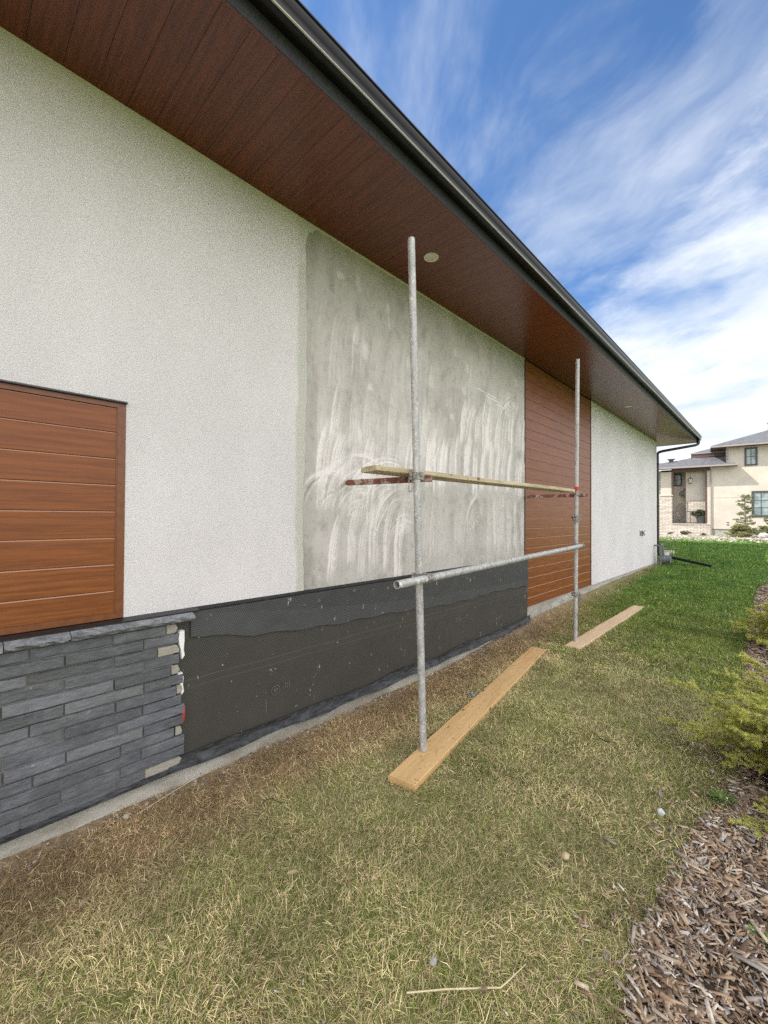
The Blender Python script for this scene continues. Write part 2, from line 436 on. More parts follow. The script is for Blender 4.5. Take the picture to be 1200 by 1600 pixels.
def f_ground(n, oc, bs):
    x, y, z = n.sep(oc)
    g = n.noise(oc, 34, 6, .7); l = n.noise(oc, .9, 5, .6); q = n.noise(oc, 7, 5, .65); h = n.noise(oc, 150, 3, .7)
    soil = n.mix(n.rng(g, .3, .7), (.16, .13, .06), (.38, .31, .17))
    thatch = n.mix(n.rng(h, .35, .65), (.16, .15, .05), (.44, .38, .18))
    c = n.mix(n.rng(q, .35, .6), soil, thatch)
    grn = n.mix(n.rng(n.noise(oc, 16, 5, .7), .3, .7), (.065, .115, .010), (.135, .20, .024))
    k = n.rng(n.m('ADD', n.m('ADD', x, n.m('MULTIPLY', n.m('SUBTRACT', l, .5), 6)), n.m('MULTIPLY', y, -1.3)), 5, 8.6, .15, 1)
    c = n.mix(k, c, grn)
    dry = n.m('MULTIPLY', n.rng(n.m('SUBTRACT', y, n.rng(x, 4, 8, 0, .28)), -.65, -.15, 0, .9), n.rng(x, 13, 14.5, 1, 0))
    c = n.mix(dry, c, n.mix(n.rng(g, .3, .7), (.13, .085, .05), (.40, .29, .18)))
    bump(n, bs, g, .7, .02); return c
M_ground = mat('lawn_ground', f_ground, .95)
def f_bed(n, oc, bs):
    g = n.noise(oc, 45, 5, .7); bump(n, bs, g, .9, .03); return n.mix(n.rng(g, .35, .65), (.028, .02, .014), (.13, .09, .06))
M_bed = mat('mulch_soil', f_bed, .95)
def f_gravel(n, oc, bs):
    v = n.vor(oc, 9, out=1); dd = n.vor(oc, 9); s = n.sep(v)
    c = n.mix(s[0], (.30, .24, .18), (.62, .56, .46)); c = n.mix(n.rng(dd, .35, .7), c, (.12, .09, .065))
    bump(n, bs, n.m('SUBTRACT', 1, dd), .9, .06); return c
M_gravel = mat('river_gravel', f_gravel, .9)
def f_stone(n, oc, bs):
    g = n.noise(oc, 40, 4, .6); bump(n, bs, g, .4, .005); c = colattr(n)
    return n.mix(n.rng(g, .3, .7, .4, 0), c, n.mix(1, c, (.6, .6, .6), 'MULTIPLY'))
M_stone = mat('pebble', f_stone, .85)

# ------------------------------------------------------------------ ground
TX = [-50, 0, .2, .97, 3.2, 4.2, 5.5, 7, 9.2, 13, 300]; TZ = [.06, .06, .057, .038, .034, .07, .174, .21, .268, .286, .286]
def gz(x, y):
    x = np.asarray(x, float); y = np.asarray(y, float)
    A = .275*sstep(7.6, 12.5, x); t = np.interp(x, TX, TZ)
    w = np.exp(-np.clip(-y, 0, 9)/.30)*(y < 2)*np.where(x < 14, 1, 0)
    return A+(t-A)*w + .012*(fbm(x*1.3, y*1.3, 3, 3)-.5)*2*(np.abs(x) < 60)
def lines(segs):
    return np.unique(np.round(np.concatenate([np.arange(a, c, s) for a, c, s in segs]), 4))
gx = lines([(-300, -20, 40), (-20, -2, 2), (-2, 15, .1), (15, 45, .6), (45, 120, 8), (120, 1000, 60)])
gy = lines([(-500, -60, 40), (-60, -6, 3), (-6, -3, .25), (-3, 0.25, .05), (.5, 10, .8), (10, 60, 5), (60, 500, 40)])
X, Y = np.meshgrid(gx, gy, indexing='ij')
ground = npobj('ground', np.c_[X.ravel(), Y.ravel(), gz(X, Y).ravel()], gridmesh(len(gx), len(gy)), M_ground, smooth=True)
tag(ground, kind='structure')

BX = [1.0, 1.3, 1.48, 1.757, 2.14, 2.58, 2.96, 4.14, 7.1, 10.6, 11.6, 13.2]
BY = [-2.40, -2.24, -2.17, -2.13, -2.19, -2.22, -2.32, -2.30, -2.22, -2.20, -2.34, -3.2]
def bedge(x): return np.interp(x, BX, BY)
xs = lines([(1.0, 13.2, .06)]); tt = np.linspace(0, 1, 26)
Xb = np.repeat(xs[:, None], len(tt), 1); e = bedge(Xb)+.05*(fbm(Xb*6, Xb*0, 3, 8)-.5)
Yb = e+(-4.2-e)*tt[None, :]
Zb = gz(Xb, Yb)+.004+.02*(fbm(Xb*9, Yb*9, 3, 5))*sstep(0, .1, tt[None, :])
tag(npobj('mulch_bed', np.c_[Xb.ravel(), Yb.ravel(), Zb.ravel()], gridmesh(len(xs), len(tt)), M_bed, smooth=True), kind='structure')

poly = [(33.4, 8), (33.4, 3.4), (34.2, 2), (34.6, 1.1), (34.2, -.5), (33.4, -1.75), (31, -1.95), (28, -2.2), (24, -2.7), (22, -3.6), (24, -7), (41, -10), (41.1, 12), (35, 12)]
m_ = MB(); cx, cy = 37.5, 0
vs = [(cx, cy, .292)]+[(a, c, .292) for a, c in poly]
m_.add(vs, [(0, i, i % len(poly)+1) for i in range(1, len(poly)+1)])
tag(obj('gravel_bed', m_, M_gravel), kind='structure')

# ------------------------------------------------------------------ the house with the repair
H = thing('house', 'long white stucco house with brown eave, wood-look panels and grey repair patch, at left', 'house', (0, 0, 0))
ZS = 3.716; XE = 13.86
# stucco: near field, with an opening for the wood panel
m_ = MB()
m_.box(-3.5, .665, 0, .12, 2.145, ZS+.03)
edge = [(.665, 1.018), (1.81, 1.018)]
rz = np.arange(1.06, 3.60, .05)
edge += [(1.812+random.uniform(-.006, .007)+.012*math.sin(z*3), z) for z in rz]
edge += [(1.83, 3.64), (1.87, 3.66), (1.90, 3.70), (5.43, 3.705), (5.43, ZS+.03), (.665, ZS+.03)]
m_.prism(edge, 0, .12)
nearw = obj('stucco_wall', m_, M_stucco, H)
m_ = MB(); m_.box(8.172, XE, 0, .12, .335, ZS+.03); m_.box(XE-.12, XE, .12, 9, .335, ZS+.03)
obj('stucco_wall', m_, M_stucco, H)
# repair patch, a fine sheet whose colour carries the trowel work
nx, nz = 520, 460
px = np.linspace(1.79, 5.43, nx); pz = np.linspace(1.018, 3.712, nz)
PX, PZ = np.meshgrid(px, pz, indexing='ij')
lum = np.full_like(PX, .525)+.12*(fbm(PX*1.6, PZ*.9, 5, 1)-.5)+.10*(fbm(PX*9, PZ*2.4, 5, 2)-.5)
rg = np.random.default_rng(5)
def win(cx, cz, h, v):
    i0, i1 = np.searchsorted(px, (cx-h, cx+h)); j0, j1 = np.searchsorted(pz, (cz-v, cz+v)); return slice(i0, i1), slice(j0, j1)
def stroke(cx, cz, r0, r1, a0, a1, amp, ell=1.0, seed=0, th=.5):
    w_ = win(cx, cz, r1+.02, (r1+.02)*ell); X_, Z_ = PX[w_], PZ[w_]
    if X_.size == 0: return
    dx = X_-cx; dz = (Z_-cz)/ell; r = np.hypot(dx, dz)+.014*(fbm(X_*4, Z_*4, 3, seed)-.5)
    a = (np.degrees(np.arctan2(dz, dx))) % 360
    am = ((a-a0) % 360)/((a1-a0) % 360)
    m = sstep(0, .15, am)*(1-sstep(.55, 1.0, am))*(am <= 1)
    w = sstep(r0, r0+.012, r)*(1-sstep(r1-.03, r1, r))
    br = fbm(r*75+seed, a*.012+seed*3, 3, seed)
    rag = fbm(r*22, a*.05, 4, seed+4)
    lum[w_] += m*w*amp*(np.clip((br-th)*3.6, -.45, 1))*np.clip(-.25+2.2*rag, 0, 1.3)
def streak(cx, z0, z1, wd, amp, lean, bend, seed):
    """one downward trowel pull: parallel bristle lines, curling to the right at the top"""
    w_ = win(cx, (z0+z1)/2, .75, (z1-z0)/2+.05); X_, Z_ = PX[w_], PZ[w_]
    if X_.size == 0: return
    t = (Z_-z0)/(z1-z0); xc = cx+lean*(t-.5)+bend*np.clip(t-.35, 0, 1)**2.2
    q = (X_-xc)/wd+.25*(fbm(X_*5, Z_*3, 3, seed)-.5)
    m = sstep(-.02, .10+.25*fbm(X_*30, X_*0, 2, seed), t)*(1-sstep(.55, 1.0, t+.2*(fbm(X_*24, X_*0+seed, 2, seed)-.5)))
    side_ = sstep(-1, -.86, q)*(1-sstep(.2, 1.0, q))
    br = fbm(q*9*max(1, wd/.05)+seed, t*.9+seed, 4, seed)
    lum[w_] += amp*m*side_*1.25*(np.clip(.45+2.2*(br-.45), -.2, 1.1)+.7*np.exp(-((q+.85)/.10)**2))
sd_i = 0
def row(xa, xb, step, zt, zb, amp, lean=.0, bend=.5):
    global sd_i
    x = xa
    while x < xb:
        a = amp*rg.uniform(.45, 1.25)
        streak(x+rg.uniform(-.03, .03), zb+rg.uniform(-.12, .1), zt+rg.uniform(-.12, .1), step*rg.uniform(.35, .6), a, lean+rg.uniform(-.05, .05), bend*rg.uniform(.6, 1.3), sd_i)
        sd_i += 1; x += step*rg.uniform(.75, 1.3)
row(3.9, 5.5, .17, 2.98, 2.35, .30, .04, .35); row(3.3, 5.5, .15, 2.55, 1.86, .34, .02, .30); row(1.95, 3.4, .16, 2.75, 2.0, .13, .03, .18)
row(2.0, 3.6, .15, 2.35, 1.75, .20, .03, .3); row(1.95, 2.8, .13, 2.05, 1.5, .20, .05, .45); row(2.1, 3.0, .14, 1.78, 1.05, .24, .03, .5)
row(1.95, 4.2, .22, 3.3, 2.6, .10, .05, .2); row(3.0, 4.8, .22, 1.75, 1.15, .08, .02, .3); row(4.5, 5.5, .16, 1.85, 1.05, .17, -.04, .12); row(4.6, 5.5, .2, 3.25, 2.8, .10, .02, .4)
for cx, cz, R0, n_, ell in [(2.40, 1.55, .12, 5, 1.0), (2.75, 1.50, .2, 5, 1.0), (2.05, 1.6, .1, 3, 1), (2.95, 1.1, .2, 4, 1.5), (5.1, 2.5, .2, 4, 1.3), (4.3, 1.25, .2, 3, 1.5)]:
    for j in range(n_):
        r0 = R0+j*.075+rg.uniform(-.02, .02)
        stroke(cx+rg.uniform(-.05, .05), cz+rg.uniform(-.05, .05), r0, r0+rg.uniform(.05, .12), rg.uniform(60, 100), rg.uniform(165, 200), rg.uniform(.10, .24), ell, sd_i, rg.uniform(.35, .45)); sd_i += 1
for j in range(60):      # small smears
    cx, cz = rg.uniform(1.9, 5.3), rg.uniform(1.1, 3.5); an = rg.choice([rg.uniform(80, 105), rg.uniform(-25, 5)], p=[.85, .15]); L = rg.uniform(.03, .15); wd = rg.uniform(.015, .05)
    w_ = win(cx, cz, .3, .3); X_, Z_ = PX[w_], PZ[w_]
    c_, s_ = math.cos(R(an)), math.sin(R(an)); u = (X_-cx)*c_+(Z_-cz)*s_; w = -(X_-cx)*s_+(Z_-cz)*c_
    msk = sstep(-L, -L*.5, u)*(1-sstep(L*.2, L, u))*(1-sstep(wd*.5, wd, np.abs(w)+.05*(fbm(X_*12, Z_*12, 3, j)-.5)))
    lum[w_] += msk*rg.uniform(.05, .16)*(1 if rg.random() > .3 else -.5)
for cx, cz, L in ((4.42, 3.02, .25), (4.55, 2.98, .2), (4.75, 2.93, .12)):   # hard horizontal trowel edge
    w_ = win(cx, cz, .4, .2); X_, Z_ = PX[w_], PZ[w_]; w = Z_-cz+.05*(X_-cx)
    lum[w_] += (1-sstep(.004, .012, np.abs(w)))*(1-sstep(L*.8, L, np.abs(X_-cx)))*.25
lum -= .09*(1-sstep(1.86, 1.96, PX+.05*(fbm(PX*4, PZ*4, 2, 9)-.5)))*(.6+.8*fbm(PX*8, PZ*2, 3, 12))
lum += .05*sstep(.55, .75, fbm(PX*2.2, PZ*2.2, 4, 20))
lum -= .07*sstep(.55, .72, fbm(PX*6, PZ*4, 6, 30))+.05*sstep(.6, .66, fbm(PX*26, PZ*22, 4, 31))
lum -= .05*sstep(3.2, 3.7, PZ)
lum = np.clip(lum, .25, .84)
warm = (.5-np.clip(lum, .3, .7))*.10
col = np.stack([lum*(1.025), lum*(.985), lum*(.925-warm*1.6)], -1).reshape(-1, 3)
pyy = .006+.004*(fbm(PX*3, PZ*3, 3, 6)-.5)-.014*(lum-.47)
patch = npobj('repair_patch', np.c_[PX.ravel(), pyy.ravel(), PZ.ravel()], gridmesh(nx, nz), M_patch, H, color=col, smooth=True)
patch['label'] = 'grey-green base coat patch with sweeping trowel marks'
m_ = MB(); m_.box(1.79, 5.43, .02, .12, 1.018, ZS); obj('sheathing', m_, M_conc, H)
for q_ in ((5.425, 5.437, -.004, .012), (8.163, 8.175, -.006, .05)):
    m_ = MB(); m_.box(*q_, .30, ZS); obj('corner_bead', m_, M_fascia, H)

# wood-look panels
def woodpanel(x0, x1, z0, z1, zref, name, lab=None):
    m = MB(); pitch = .1365; k = math.floor((z0-zref)/pitch)
    while True:
        a = zref+k*pitch; c = a+pitch; k += 1
        if a >= z1: break
        m.cur = (random.random(), random.random(), random.random())
        a2, c2 = max(a, z0), min(c, z1)
        if c2-a2 < .02: continue
        v0 = .0055
        # ship-lap board: flat face with a chamfer at the lower edge
        prof = [(.03, a2), (.003, a2), (.002, a2+.001), (.002, c2-.0085), (.0055, c2-.0024), (.017, c2-.0022), (.017, c2-.0004), (.03, c2-.0003)]
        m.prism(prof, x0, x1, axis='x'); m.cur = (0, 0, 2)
        m.prism([(.0018, c2-.0078), (.0050, c2-.0026), (.0062, c2-.0026), (.0028, c2-.0078)], x0+.0005, x1-.0005, axis='x')  # pale strip: light caught by the up-facing chamfer, put into the colour
    o = obj(name, m, M_woodwall, H, colors=True)
    return o
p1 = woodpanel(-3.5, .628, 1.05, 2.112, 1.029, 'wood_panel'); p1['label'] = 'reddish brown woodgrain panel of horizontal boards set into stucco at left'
m_ = MB()
m_.box(.628, .663, -.004, .05, 1.02, 2.137); m_.box(-3.5, .628, -.004, .05, 2.112, 2.137); m_.box(-3.5, .628, -.004, .05, 1.02, 1.05)
m_.box(.622, .628, -.0015, .05, 1.05, 2.112)
obj('panel_frame', m_, M_trim, H)
m_ = MB(); m_.prism([(-.022, 2.138), (-.022, 2.143), (0, 2.152), (.04, 2.152), (.04, 2.138)], -3.5, .668, axis='x'); obj('drip_flashing', m_, M_black, H)
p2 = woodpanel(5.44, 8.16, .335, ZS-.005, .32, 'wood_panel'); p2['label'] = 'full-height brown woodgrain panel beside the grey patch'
m_ = MB(); m_.box(5.438, 8.162, -.006, .04, .312, .335); obj('base_trim', m_, M_greytrim, H)
m_ = MB(); m_.prism([(-.004, .335), (-.016, .325), (-.016, .318), (.04, .318), (.04, .335)], 8.172, XE+.01, axis='x'); obj('base_trim', m_, M_greytrim, H)

# black flashing over the stone and the bare wall
m_ = MB()
m_.prism([(-.050, 1.001), (-.050, 1.007), (-.004, 1.017), (.03, 1.017), (.03, 1.001)], -3.5, 1.04, axis='x')
m_.prism([(-.024, .992), (-.024, 1.004), (-.002, 1.0175), (.03, 1.0175), (.03, .992)], 1.04, 5.43, axis='x')
obj('drip_flashing', m_, M_black, H)

# stone ledge
m_ = MB(); joints = [-3.5, -2.6, -1.65, -.75, .193, .428, 1.0]
for a, c in zip(joints[:-1], joints[1:]):
    n_ = max(3, int((c-a)/.03)); rows = [(.0, 1.0), (-.055, 1.0), (-.082, .990), (-.094, .978), (-.084, .962), (-.060, .953), (0, .953)]
    vs = []
    for i in range(n_+1):
        x = a+.002+(c-a-.004)*i/n_
        for j, (y, z) in enumerate(rows):
            jit = 0 if j in (0, 1, 5, 6) else 1
            vs.append((x, y+jit*random.uniform(-.010, .010), z+jit*random.uniform(-.004, .004)))
    q = len(rows); fs = [(i*q+j, (i+1)*q+j, (i+1)*q+j+1, i*q+j+1) for i in range(n_) for j in range(q-1)]+[tuple(range(q)), tuple(range(n_*q, n_*q+q))]
    m_.add(vs, fs)
obj('stone_ledge', m_, M_ledge, H)
# stone bricks
m_ = MB(); pitch = .0573; ztop = .953
ends = [.858, .935, .815, .935, .885, .955, .915, .945, .965, .955, .91, .965, .965, .76]
jnt = [[.281, .604], [.41, .746], [.275, .612], [.41, .752], [.19, .612], [.41, .75], [.285, .62], [.41, .745], [.20, .63], [.42, .75], [.30, .645], [.19, .74], [.40, .645], [.26, .63]]
for r_ in range(14):
    z1 = ztop-r_*pitch-.004; z0 = z1-pitch+.007
    js = [ends[r_]]+sorted(jnt[r_], reverse=True); x = js[-1]
    while x > -3.4: x -= random.choice([random.uniform(.2, .3), random.uniform(.33, .52), random.uniform(.33, .52)]); js.append(x)
    for i in range(len(js)-1):
        a, c = js[i+1]+.004, js[i]-.004
        g = random.uniform(.098, .132)*random.choice([1, 1, 1, .85, 1.1]); bl = random.uniform(.94, 1.02)
        if r_ >= 6: bl *= 1.05; g *= random.choice([1, 1.1, 1.25])
        if random.random() < .04 or (r_ == 4 and a < .2 < c): g = .18
        m_.cur = (g*.95, g*1.01, g*bl*1.06)
        y = -.056+random.uniform(-.009, .006)
        nb = max(1, int((c-a)/.05))
        zz0 = z0+random.uniform(-.001, .001)
        # slightly uneven bevelled front
        us = [a+(c-a)*i2/nb for i2 in range(nb+1)]
        vs = []
        for i2, u in enumerate(us):
            e_ = .004 if i2 == 0 else (-.004 if i2 == nb else 0)
            dz0, dz1, dy = random.uniform(-.002, .002), random.uniform(-.002, .002), random.uniform(-.003, .003)
            yb = y+.005 if e_ else y
            vs += [(u, -.01, z0), (u, y+.005, z0+dz0), (u+e_*0, yb+dy if not e_ else y+.004, z0+.004+dz0), (u, yb+dy if not e_ else y+.004, z1-.004+dz1), (u, y+.005, z1+dz1), (u, -.01, z1)]
        fs = [(i2*6+j, (i2+1)*6+j, (i2+1)*6+j+1, i2*6+j+1) for i2 in range(nb) for j in range(5)]+[tuple(range(6)), tuple(range(nb*6, nb*6+6))]
        m_.add(vs, fs)
brick = obj('stone_veneer', m_, M_brick, H, colors=True); brick['label'] = 'charcoal grey long thin stone courses with a broken right edge'
m_ = MB(); m_.box(-3.5, .80, -.045, 0, .150, .953)
edge = [(.80, .15), (.88, .15)]+[(.90+.02*math.sin(i*2.1)+random.uniform(-.02, .02), .19+i*.04) for i in range(19)]+[(.90, .953), (.80, .953)]
m_.prism(edge, -.043, 0)
obj('mortar_bed', m_, M_mortar, brick)
for r_, a, c in [(0, .862, .92), (2, .820, .93), (4, .890, .935), (6, .918, .95), (10, .915, .95), (13, .765, .95)]:
    z1 = ztop-r_*pitch-.005; z0 = z1-pitch+.010
    poly_ = [(a, z0), (c-random.uniform(0, .02), z0+.002), (c, (z0+z1)/2+random.uniform(-.01, .01)), (c-random.uniform(0, .015), z1-.002), (a, z1)]
    m_ = MB(); m_.prism(poly_, -.050+random.uniform(-.002, .002), -.01)
    obj('exposed_mortar', m_, M_oldm, brick)
m_ = MB(); pts = [(.930, .905), (.955, .905), (.956, .85), (.952, .80), (.958, .765), (.944, .745), (.940, .79), (.932, .82), (.925, .86)]
m_.prism(pts, -.055, -.012); m_.prism([(.925, .665), (.948, .67), (.955, .64), (.952, .60), (.958, .56), (.945, .545), (.94, .6)], -.050, -.014)
obj('foam_sealant', m_, M_white, brick)
m_ = MB(); m_.prism([(.952, .475), (.966, .48), (.966, .42), (.957, .38), (.952, .40)], -.048, -.016); obj('tape_scrap', m_, M_red, brick)

# dark paper and lath on the bare wall
def sheet(name, x0, x1, zb, zt, y0, amp, mt, nx=260, nz=30, seed=1, curl=0, parent=H):
    xs = np.linspace(x0, x1, nx); ts = np.linspace(0, 1, nz); X, T = np.meshgrid(xs, ts, indexing='ij')
    ZB = zb(X); ZT = zt(X); Z = ZB+(ZT-ZB)*T
    Yv = y0-amp*(fbm(X*2.2, Z*2.2, 3, seed))-amp*.7*fbm(X*9, Z*7, 3, seed+2)-.006*sstep(4.2, 5.4, X)*fbm(X*22, Z*2, 2, seed+3)-curl*(1-T)**3*(.5+fbm(X*4, X*0, 2, seed+5))
    return npobj(name, np.c_[X.ravel(), Yv.ravel(), Z.ravel()], gridmesh(nx, nz), mt, parent, smooth=True)
zbot = lambda X: np.interp(X, [.9, 2, 3.5, 4.6, 5.3, 5.50], [.17, .15, .16, .17, .19, .20])+.008*np.sin(X*7)
paper = sheet('building_paper', .90, 5.455, zbot, lambda X: X*0+1.0, -.012, .012, M_paper, seed=3)
paper['label'] = 'black-brown honeycomb paper spattered with white plaster'
sheet('metal_lath', 1.0, 5.452, lambda X: np.interp(X, [1, 1.4, 2.2, 3.2, 4.2, 5.4], [.86, .80, .72, .69, .66, .655])+.012*np.sin(X*3.1)+.006*np.sin(X*17), lambda X: X*0+.998, -.0245, .012, M_lath, seed=3)
sheet('membrane_strip', .88, 5.50, lambda X: np.interp(X, [.88, 2, 3.5, 4.7, 5.3, 5.50], [.135, .115, .115, .135, .165, .18])+.006*np.sin(X*9), lambda X: zbot(X)+.030+.008*np.sin(X*5), -.030, .014, M_strip, nz=14, seed=14, curl=.03)
m_ = MB(); m_.prism([(-.066, .135), (-.066, .15), (-.055, .158), (0, .158), (0, .128)], -3.5, .9, axis='x'); obj('starter_strip', m_, M_strip, H)
m_ = MB(); m_.box(.9, 5.45, -.003, .1, .12, 1.0); obj('sheathing', m_, M_black, H)
# faint printed ring and strokes on the paper
m_ = MB(); M_print = mat('faint_print', f_metal((.10, .098, .09), (.14, .138, .13)), .7)
cx, cz = 1.562, .385
for r0, r1, n_ in ((.030, .034, 40),):
    vs = [(cx+r*math.cos(2*math.pi*i/n_), -.0375, cz+r*math.sin(2*math.pi*i/n_)) for i in range(n_) for r in (r0, r1)]
    m_.add(vs, [(2*i, 2*i+1, (2*i+3) % (2*n_), (2*i+2) % (2*n_)) for i in range(n_)])
aa = [R(20+i*300/20) for i in range(21)]
vs = [(cx+r*math.cos(a), -.0375, cz+r*math.sin(a)) for a in aa for r in (.013, .017)]
m_.add(vs, [(2*i, 2*i+1, 2*i+3, 2*i+2) for i in range(20)]); m_.box(cx-.015, cx+.015, -.0376, -.037, cz-.002, cz+.003)
for dx in (.055, .075, .088, .104):
    m_.box(cx+dx, cx+dx+.004, -.0376, -.037, cz-.008, cz+.028)
m_.box(cx+.055, cx+.075, -.0376, -.037, cz+.024, cz+.028)
obj('printed_mark', m_, M_print, paper)

# foundation
xs = np.linspace(-3.5, XE, 420); ts = np.linspace(0, 1, 12); X, T = np.meshgrid(xs, ts, indexing='ij')
top = np.where(X < .92, .13, np.where(X < 5.46, .16, .316)); Z = -.3+(top+.3)*T
Yv = -.002-.016*fbm(X*7, Z*14, 4, 4)-np.where(X < 5.46, .010, 0)-.035*sstep(.07, -.02, Z-.03*fbm(X*4, X*0, 3, 2))*(X < 5.46)
npobj('foundation', np.c_[X.ravel(), Yv.ravel(), Z.ravel()], gridmesh(420, 12), M_conc, H, smooth=True)
m_ = MB(); m_.box(XE-.02, XE, .01, 9, -.3, .33); obj('foundation', m_, M_conc, H)

# soffit boards (mitred at the far corner)
YO = -.826; XO = 14.69
m_ = MB(); xp = .1015; pitch = .1367
x = .1015-pitch*26
i_ = 0
while x < XO-.002:
    a, c = x+.0008, min(x+pitch-.0008, XO); x += pitch; i_ += 1
    m_.cur = (random.random(), random.random(), random.random())
    ca, cc = max(0, a-XE), max(0, c-XE)
    m_.prism([(a, -ca), (c, -cc), (c, YO), (a, YO)], ZS, ZS+.012, axis='z')
y = YO
while y < 9:
    a, c = y+.0012, y+pitch-.0012; y += pitch
    m_.cur = (random.random(), random.random(), random.random())
    # boards of the end eave run along X beyond the mitre
    xa, xc = (XE+max(0, -a))+.004, (XE+max(0, -c))+.004
    if a < 0 < c: m_.prism([(xa, a), (XO, a), (XO, c), (XE+.003, c), (XE+.003, 0)], ZS, ZS+.012, axis='z')
    else: m_.prism([(xa, a), (XO, a), (XO, c), (xc, c)], ZS, ZS+.012, axis='z')
obj('soffit', m_, M_soffit, H, colors=True)
m_ = MB(); m_.box(-3.5, XO, YO, .1, ZS+.016, ZS+.03); m_.box(XE-.1, XO, .1, 9, ZS+.016, ZS+.03); obj('soffit_backing', m_, M_black, H)
m_ = MB(); m_.box(-3.5, XO, YO, YO+.016, ZS-.004, ZS-.0005); obj('soffit_trim', m_, M_soffit, H)
def sweep(prof, closed=True):
    """profile (o,z): o = distance outside the soffit edge; swept along the eave and mitred round the corner"""
    m = MB(); n = len(prof)
    vs = [(-3.5, YO-o, z) for o, z in prof]+[(XO+o, YO-o, z) for o, z in prof]+[(XO+o, 9, z) for o, z in prof]
    fs = [(s*n+i, s*n+(i+1) % n, (s+1)*n+(i+1) % n, (s+1)*n+i) for s in range(2) for i in range(n)]
    fs += [tuple(range(n)), tuple(range(2*n, 3*n))]
    return m.add(vs, fs)
obj('fascia', sweep([(0, ZS-.006), (.006, ZS-.008), (.008, ZS+.02), (.008, ZS+.20), (0, ZS+.20)]), M_fascia, H, smooth=True)
gp = [(.010, 3.788), (.080, 3.782), (.088, 3.784), (.092, 3.790), (.088, 3.797), (.080, 3.808), (.079, 3.822), (.088, 3.840), (.096, 3.853), (.097, 3.872), (.091, 3.876), (.091, 3.892), (.097, 3.894), (.097, 3.902), (.082, 3.902), (.082, 3.80), (.012, 3.80)]
obj('gutter', sweep(gp), M_gutter, H, smooth=True)
obj('gutter_lip_glint', sweep([(.0885, 3.781), (.0945, 3.7835), (.0955, 3.788), (.0925, 3.7885)]), M_glint, H)  # thin pale strip painting the light caught along the gutter's lower edge
# roof and mass of the house behind the wall, then an added shadow caster
M_shingle = None
def f_shingle(n, oc, bs):
    g = n.noise(oc, 5, 6, .7); v = n.noise(n.map(oc, (6, 1, 1)), 3, 3, .6); bump(n, bs, g, .4, .03)
    return n.mix(n.rng(n.m('ADD', n.m('MULTIPLY', g, .6), n.m('MULTIPLY', v, .4)), .35, .65), (.075, .075, .082), (.17, .168, .178))
M_shingle = mat('grey_shingle', f_shingle, .9)
m_ = MB()
y0, x1 = YO-.02, XO+.02
m_.add([(-6, y0, ZS+.2), (x1, y0, ZS+.2), (x1, 9.5, ZS+.2), (-6, 9.5, ZS+.2), (x1-5, 4.3, 5.35), (-6, 4.3, 5.35)],
       [(0, 1, 4, 5), (1, 2, 4), (2, 3, 5, 4), (0, 5, 3), (3, 2, 1, 0)])
obj('roof', m_, M_shingle, H)
m_ = MB(); m_.box(-6, XE-.14, .13, 9, -.2, ZS+.1); obj('inner_wall', m_, M_stucco, H)
m_ = MB(); m_.box(11.0, 23.6, 3.4, 11.5, -.1, 7.1)
obj('unseen_shadow_block', m_, M_stucco, H)  # unseen block, added and sized to throw shade on the far lawn
m_ = MB(); m_.add([(10.4, 2.8, 7.1), (24.2, 2.8, 7.1), (24.2, 12.1, 7.1), (10.4, 12.1, 7.1), (20.2, 7.4, 9.1), (14.4, 7.4, 9.1)], [(0, 1, 4, 5), (1, 2, 4), (2, 3, 5, 4), (3, 0, 5), (3, 2, 1, 0)])
obj('roof', m_, M_shingle, H)  # roof of the added block, out of view and part of its shadow

# recessed eave lights
for lx in (2.776, 9.093):
    m_ = MB(); c_ = (lx, -.407); n_ = 40
    ring = lambda r, z: [(c_[0]+r*math.cos(2*math.pi*i/n_), c_[1]+r*math.sin(2*math.pi*i/n_), z) for i in range(n_)]
    prof = [(.062, ZS), (.061, ZS-.004), (.057, ZS-.006), (.050, ZS-.003), (.050, ZS)]
    vs = sum([ring(r, z) for r, z in prof], [])
    m_.add(vs, [(j*n_+i, j*n_+(i+1) % n_, (j+1)*n_+(i+1) % n_, (j+1)*n_+i) for j in range(len(prof)-1) for i in range(n_)])
    lp = obj('eave_light', m_, M_ring, H, smooth=True)
    m_ = MB(); m_.add(ring(.050, ZS-.002)+ring(.03, ZS-.004)+[(c_[0], c_[1], ZS-.0045)], [(i, (i+1) % n_, n_+(i+1) % n_, n_+i) for i in range(n_)]+[(n_+i, n_+(i+1) % n_, 2*n_) for i in range(n_)])
    obj('lamp_lens', m_, M_beige, lp, smooth=True)

# downspout
def rectpath(m, pts, w, h):
    vs = []
    for i, p in enumerate(pts):
        p = Vector(p); t = (Vector(pts[min(i+1, len(pts)-1)])-Vector(pts[max(i-1, 0)])).normalized()
        a = t.cross(Vector((0, 1, .2)) if abs(t.y) < .7 else Vector((1, 0, 0))).normalized(); c = t.cross(a).normalized()
        vs += [p+a*w/2*sx+c*h/2*sy for sx, sy in ((-1, -1), (1, -1), (1, 1), (-1, 1))]
    n_ = len(pts); m.add(vs, [(i*4+k, i*4+(k+1) % 4, (i+1)*4+(k+1) % 4, (i+1)*4+k) for i in range(n_-1) for k in range(4)]+[(0, 1, 2, 3), tuple(range(4*n_-4, 4*n_))])
m_ = MB(); m_.path([(14.60, -.87, 3.785), (14.60, -.87, 3.70), (14.585, -.855, 3.655), (14.54, -.81, 3.625), (14.03, -.12, 3.47), (13.99, -.03, 3.44), (13.98, .0, 3.40), (13.98, .0, 3.34), (13.98, 0, .62), (13.98, -.02, .56), (13.975, -.08, .52)], .037, 12)
ds = obj('downspout', m_, M_black, H, smooth=True)
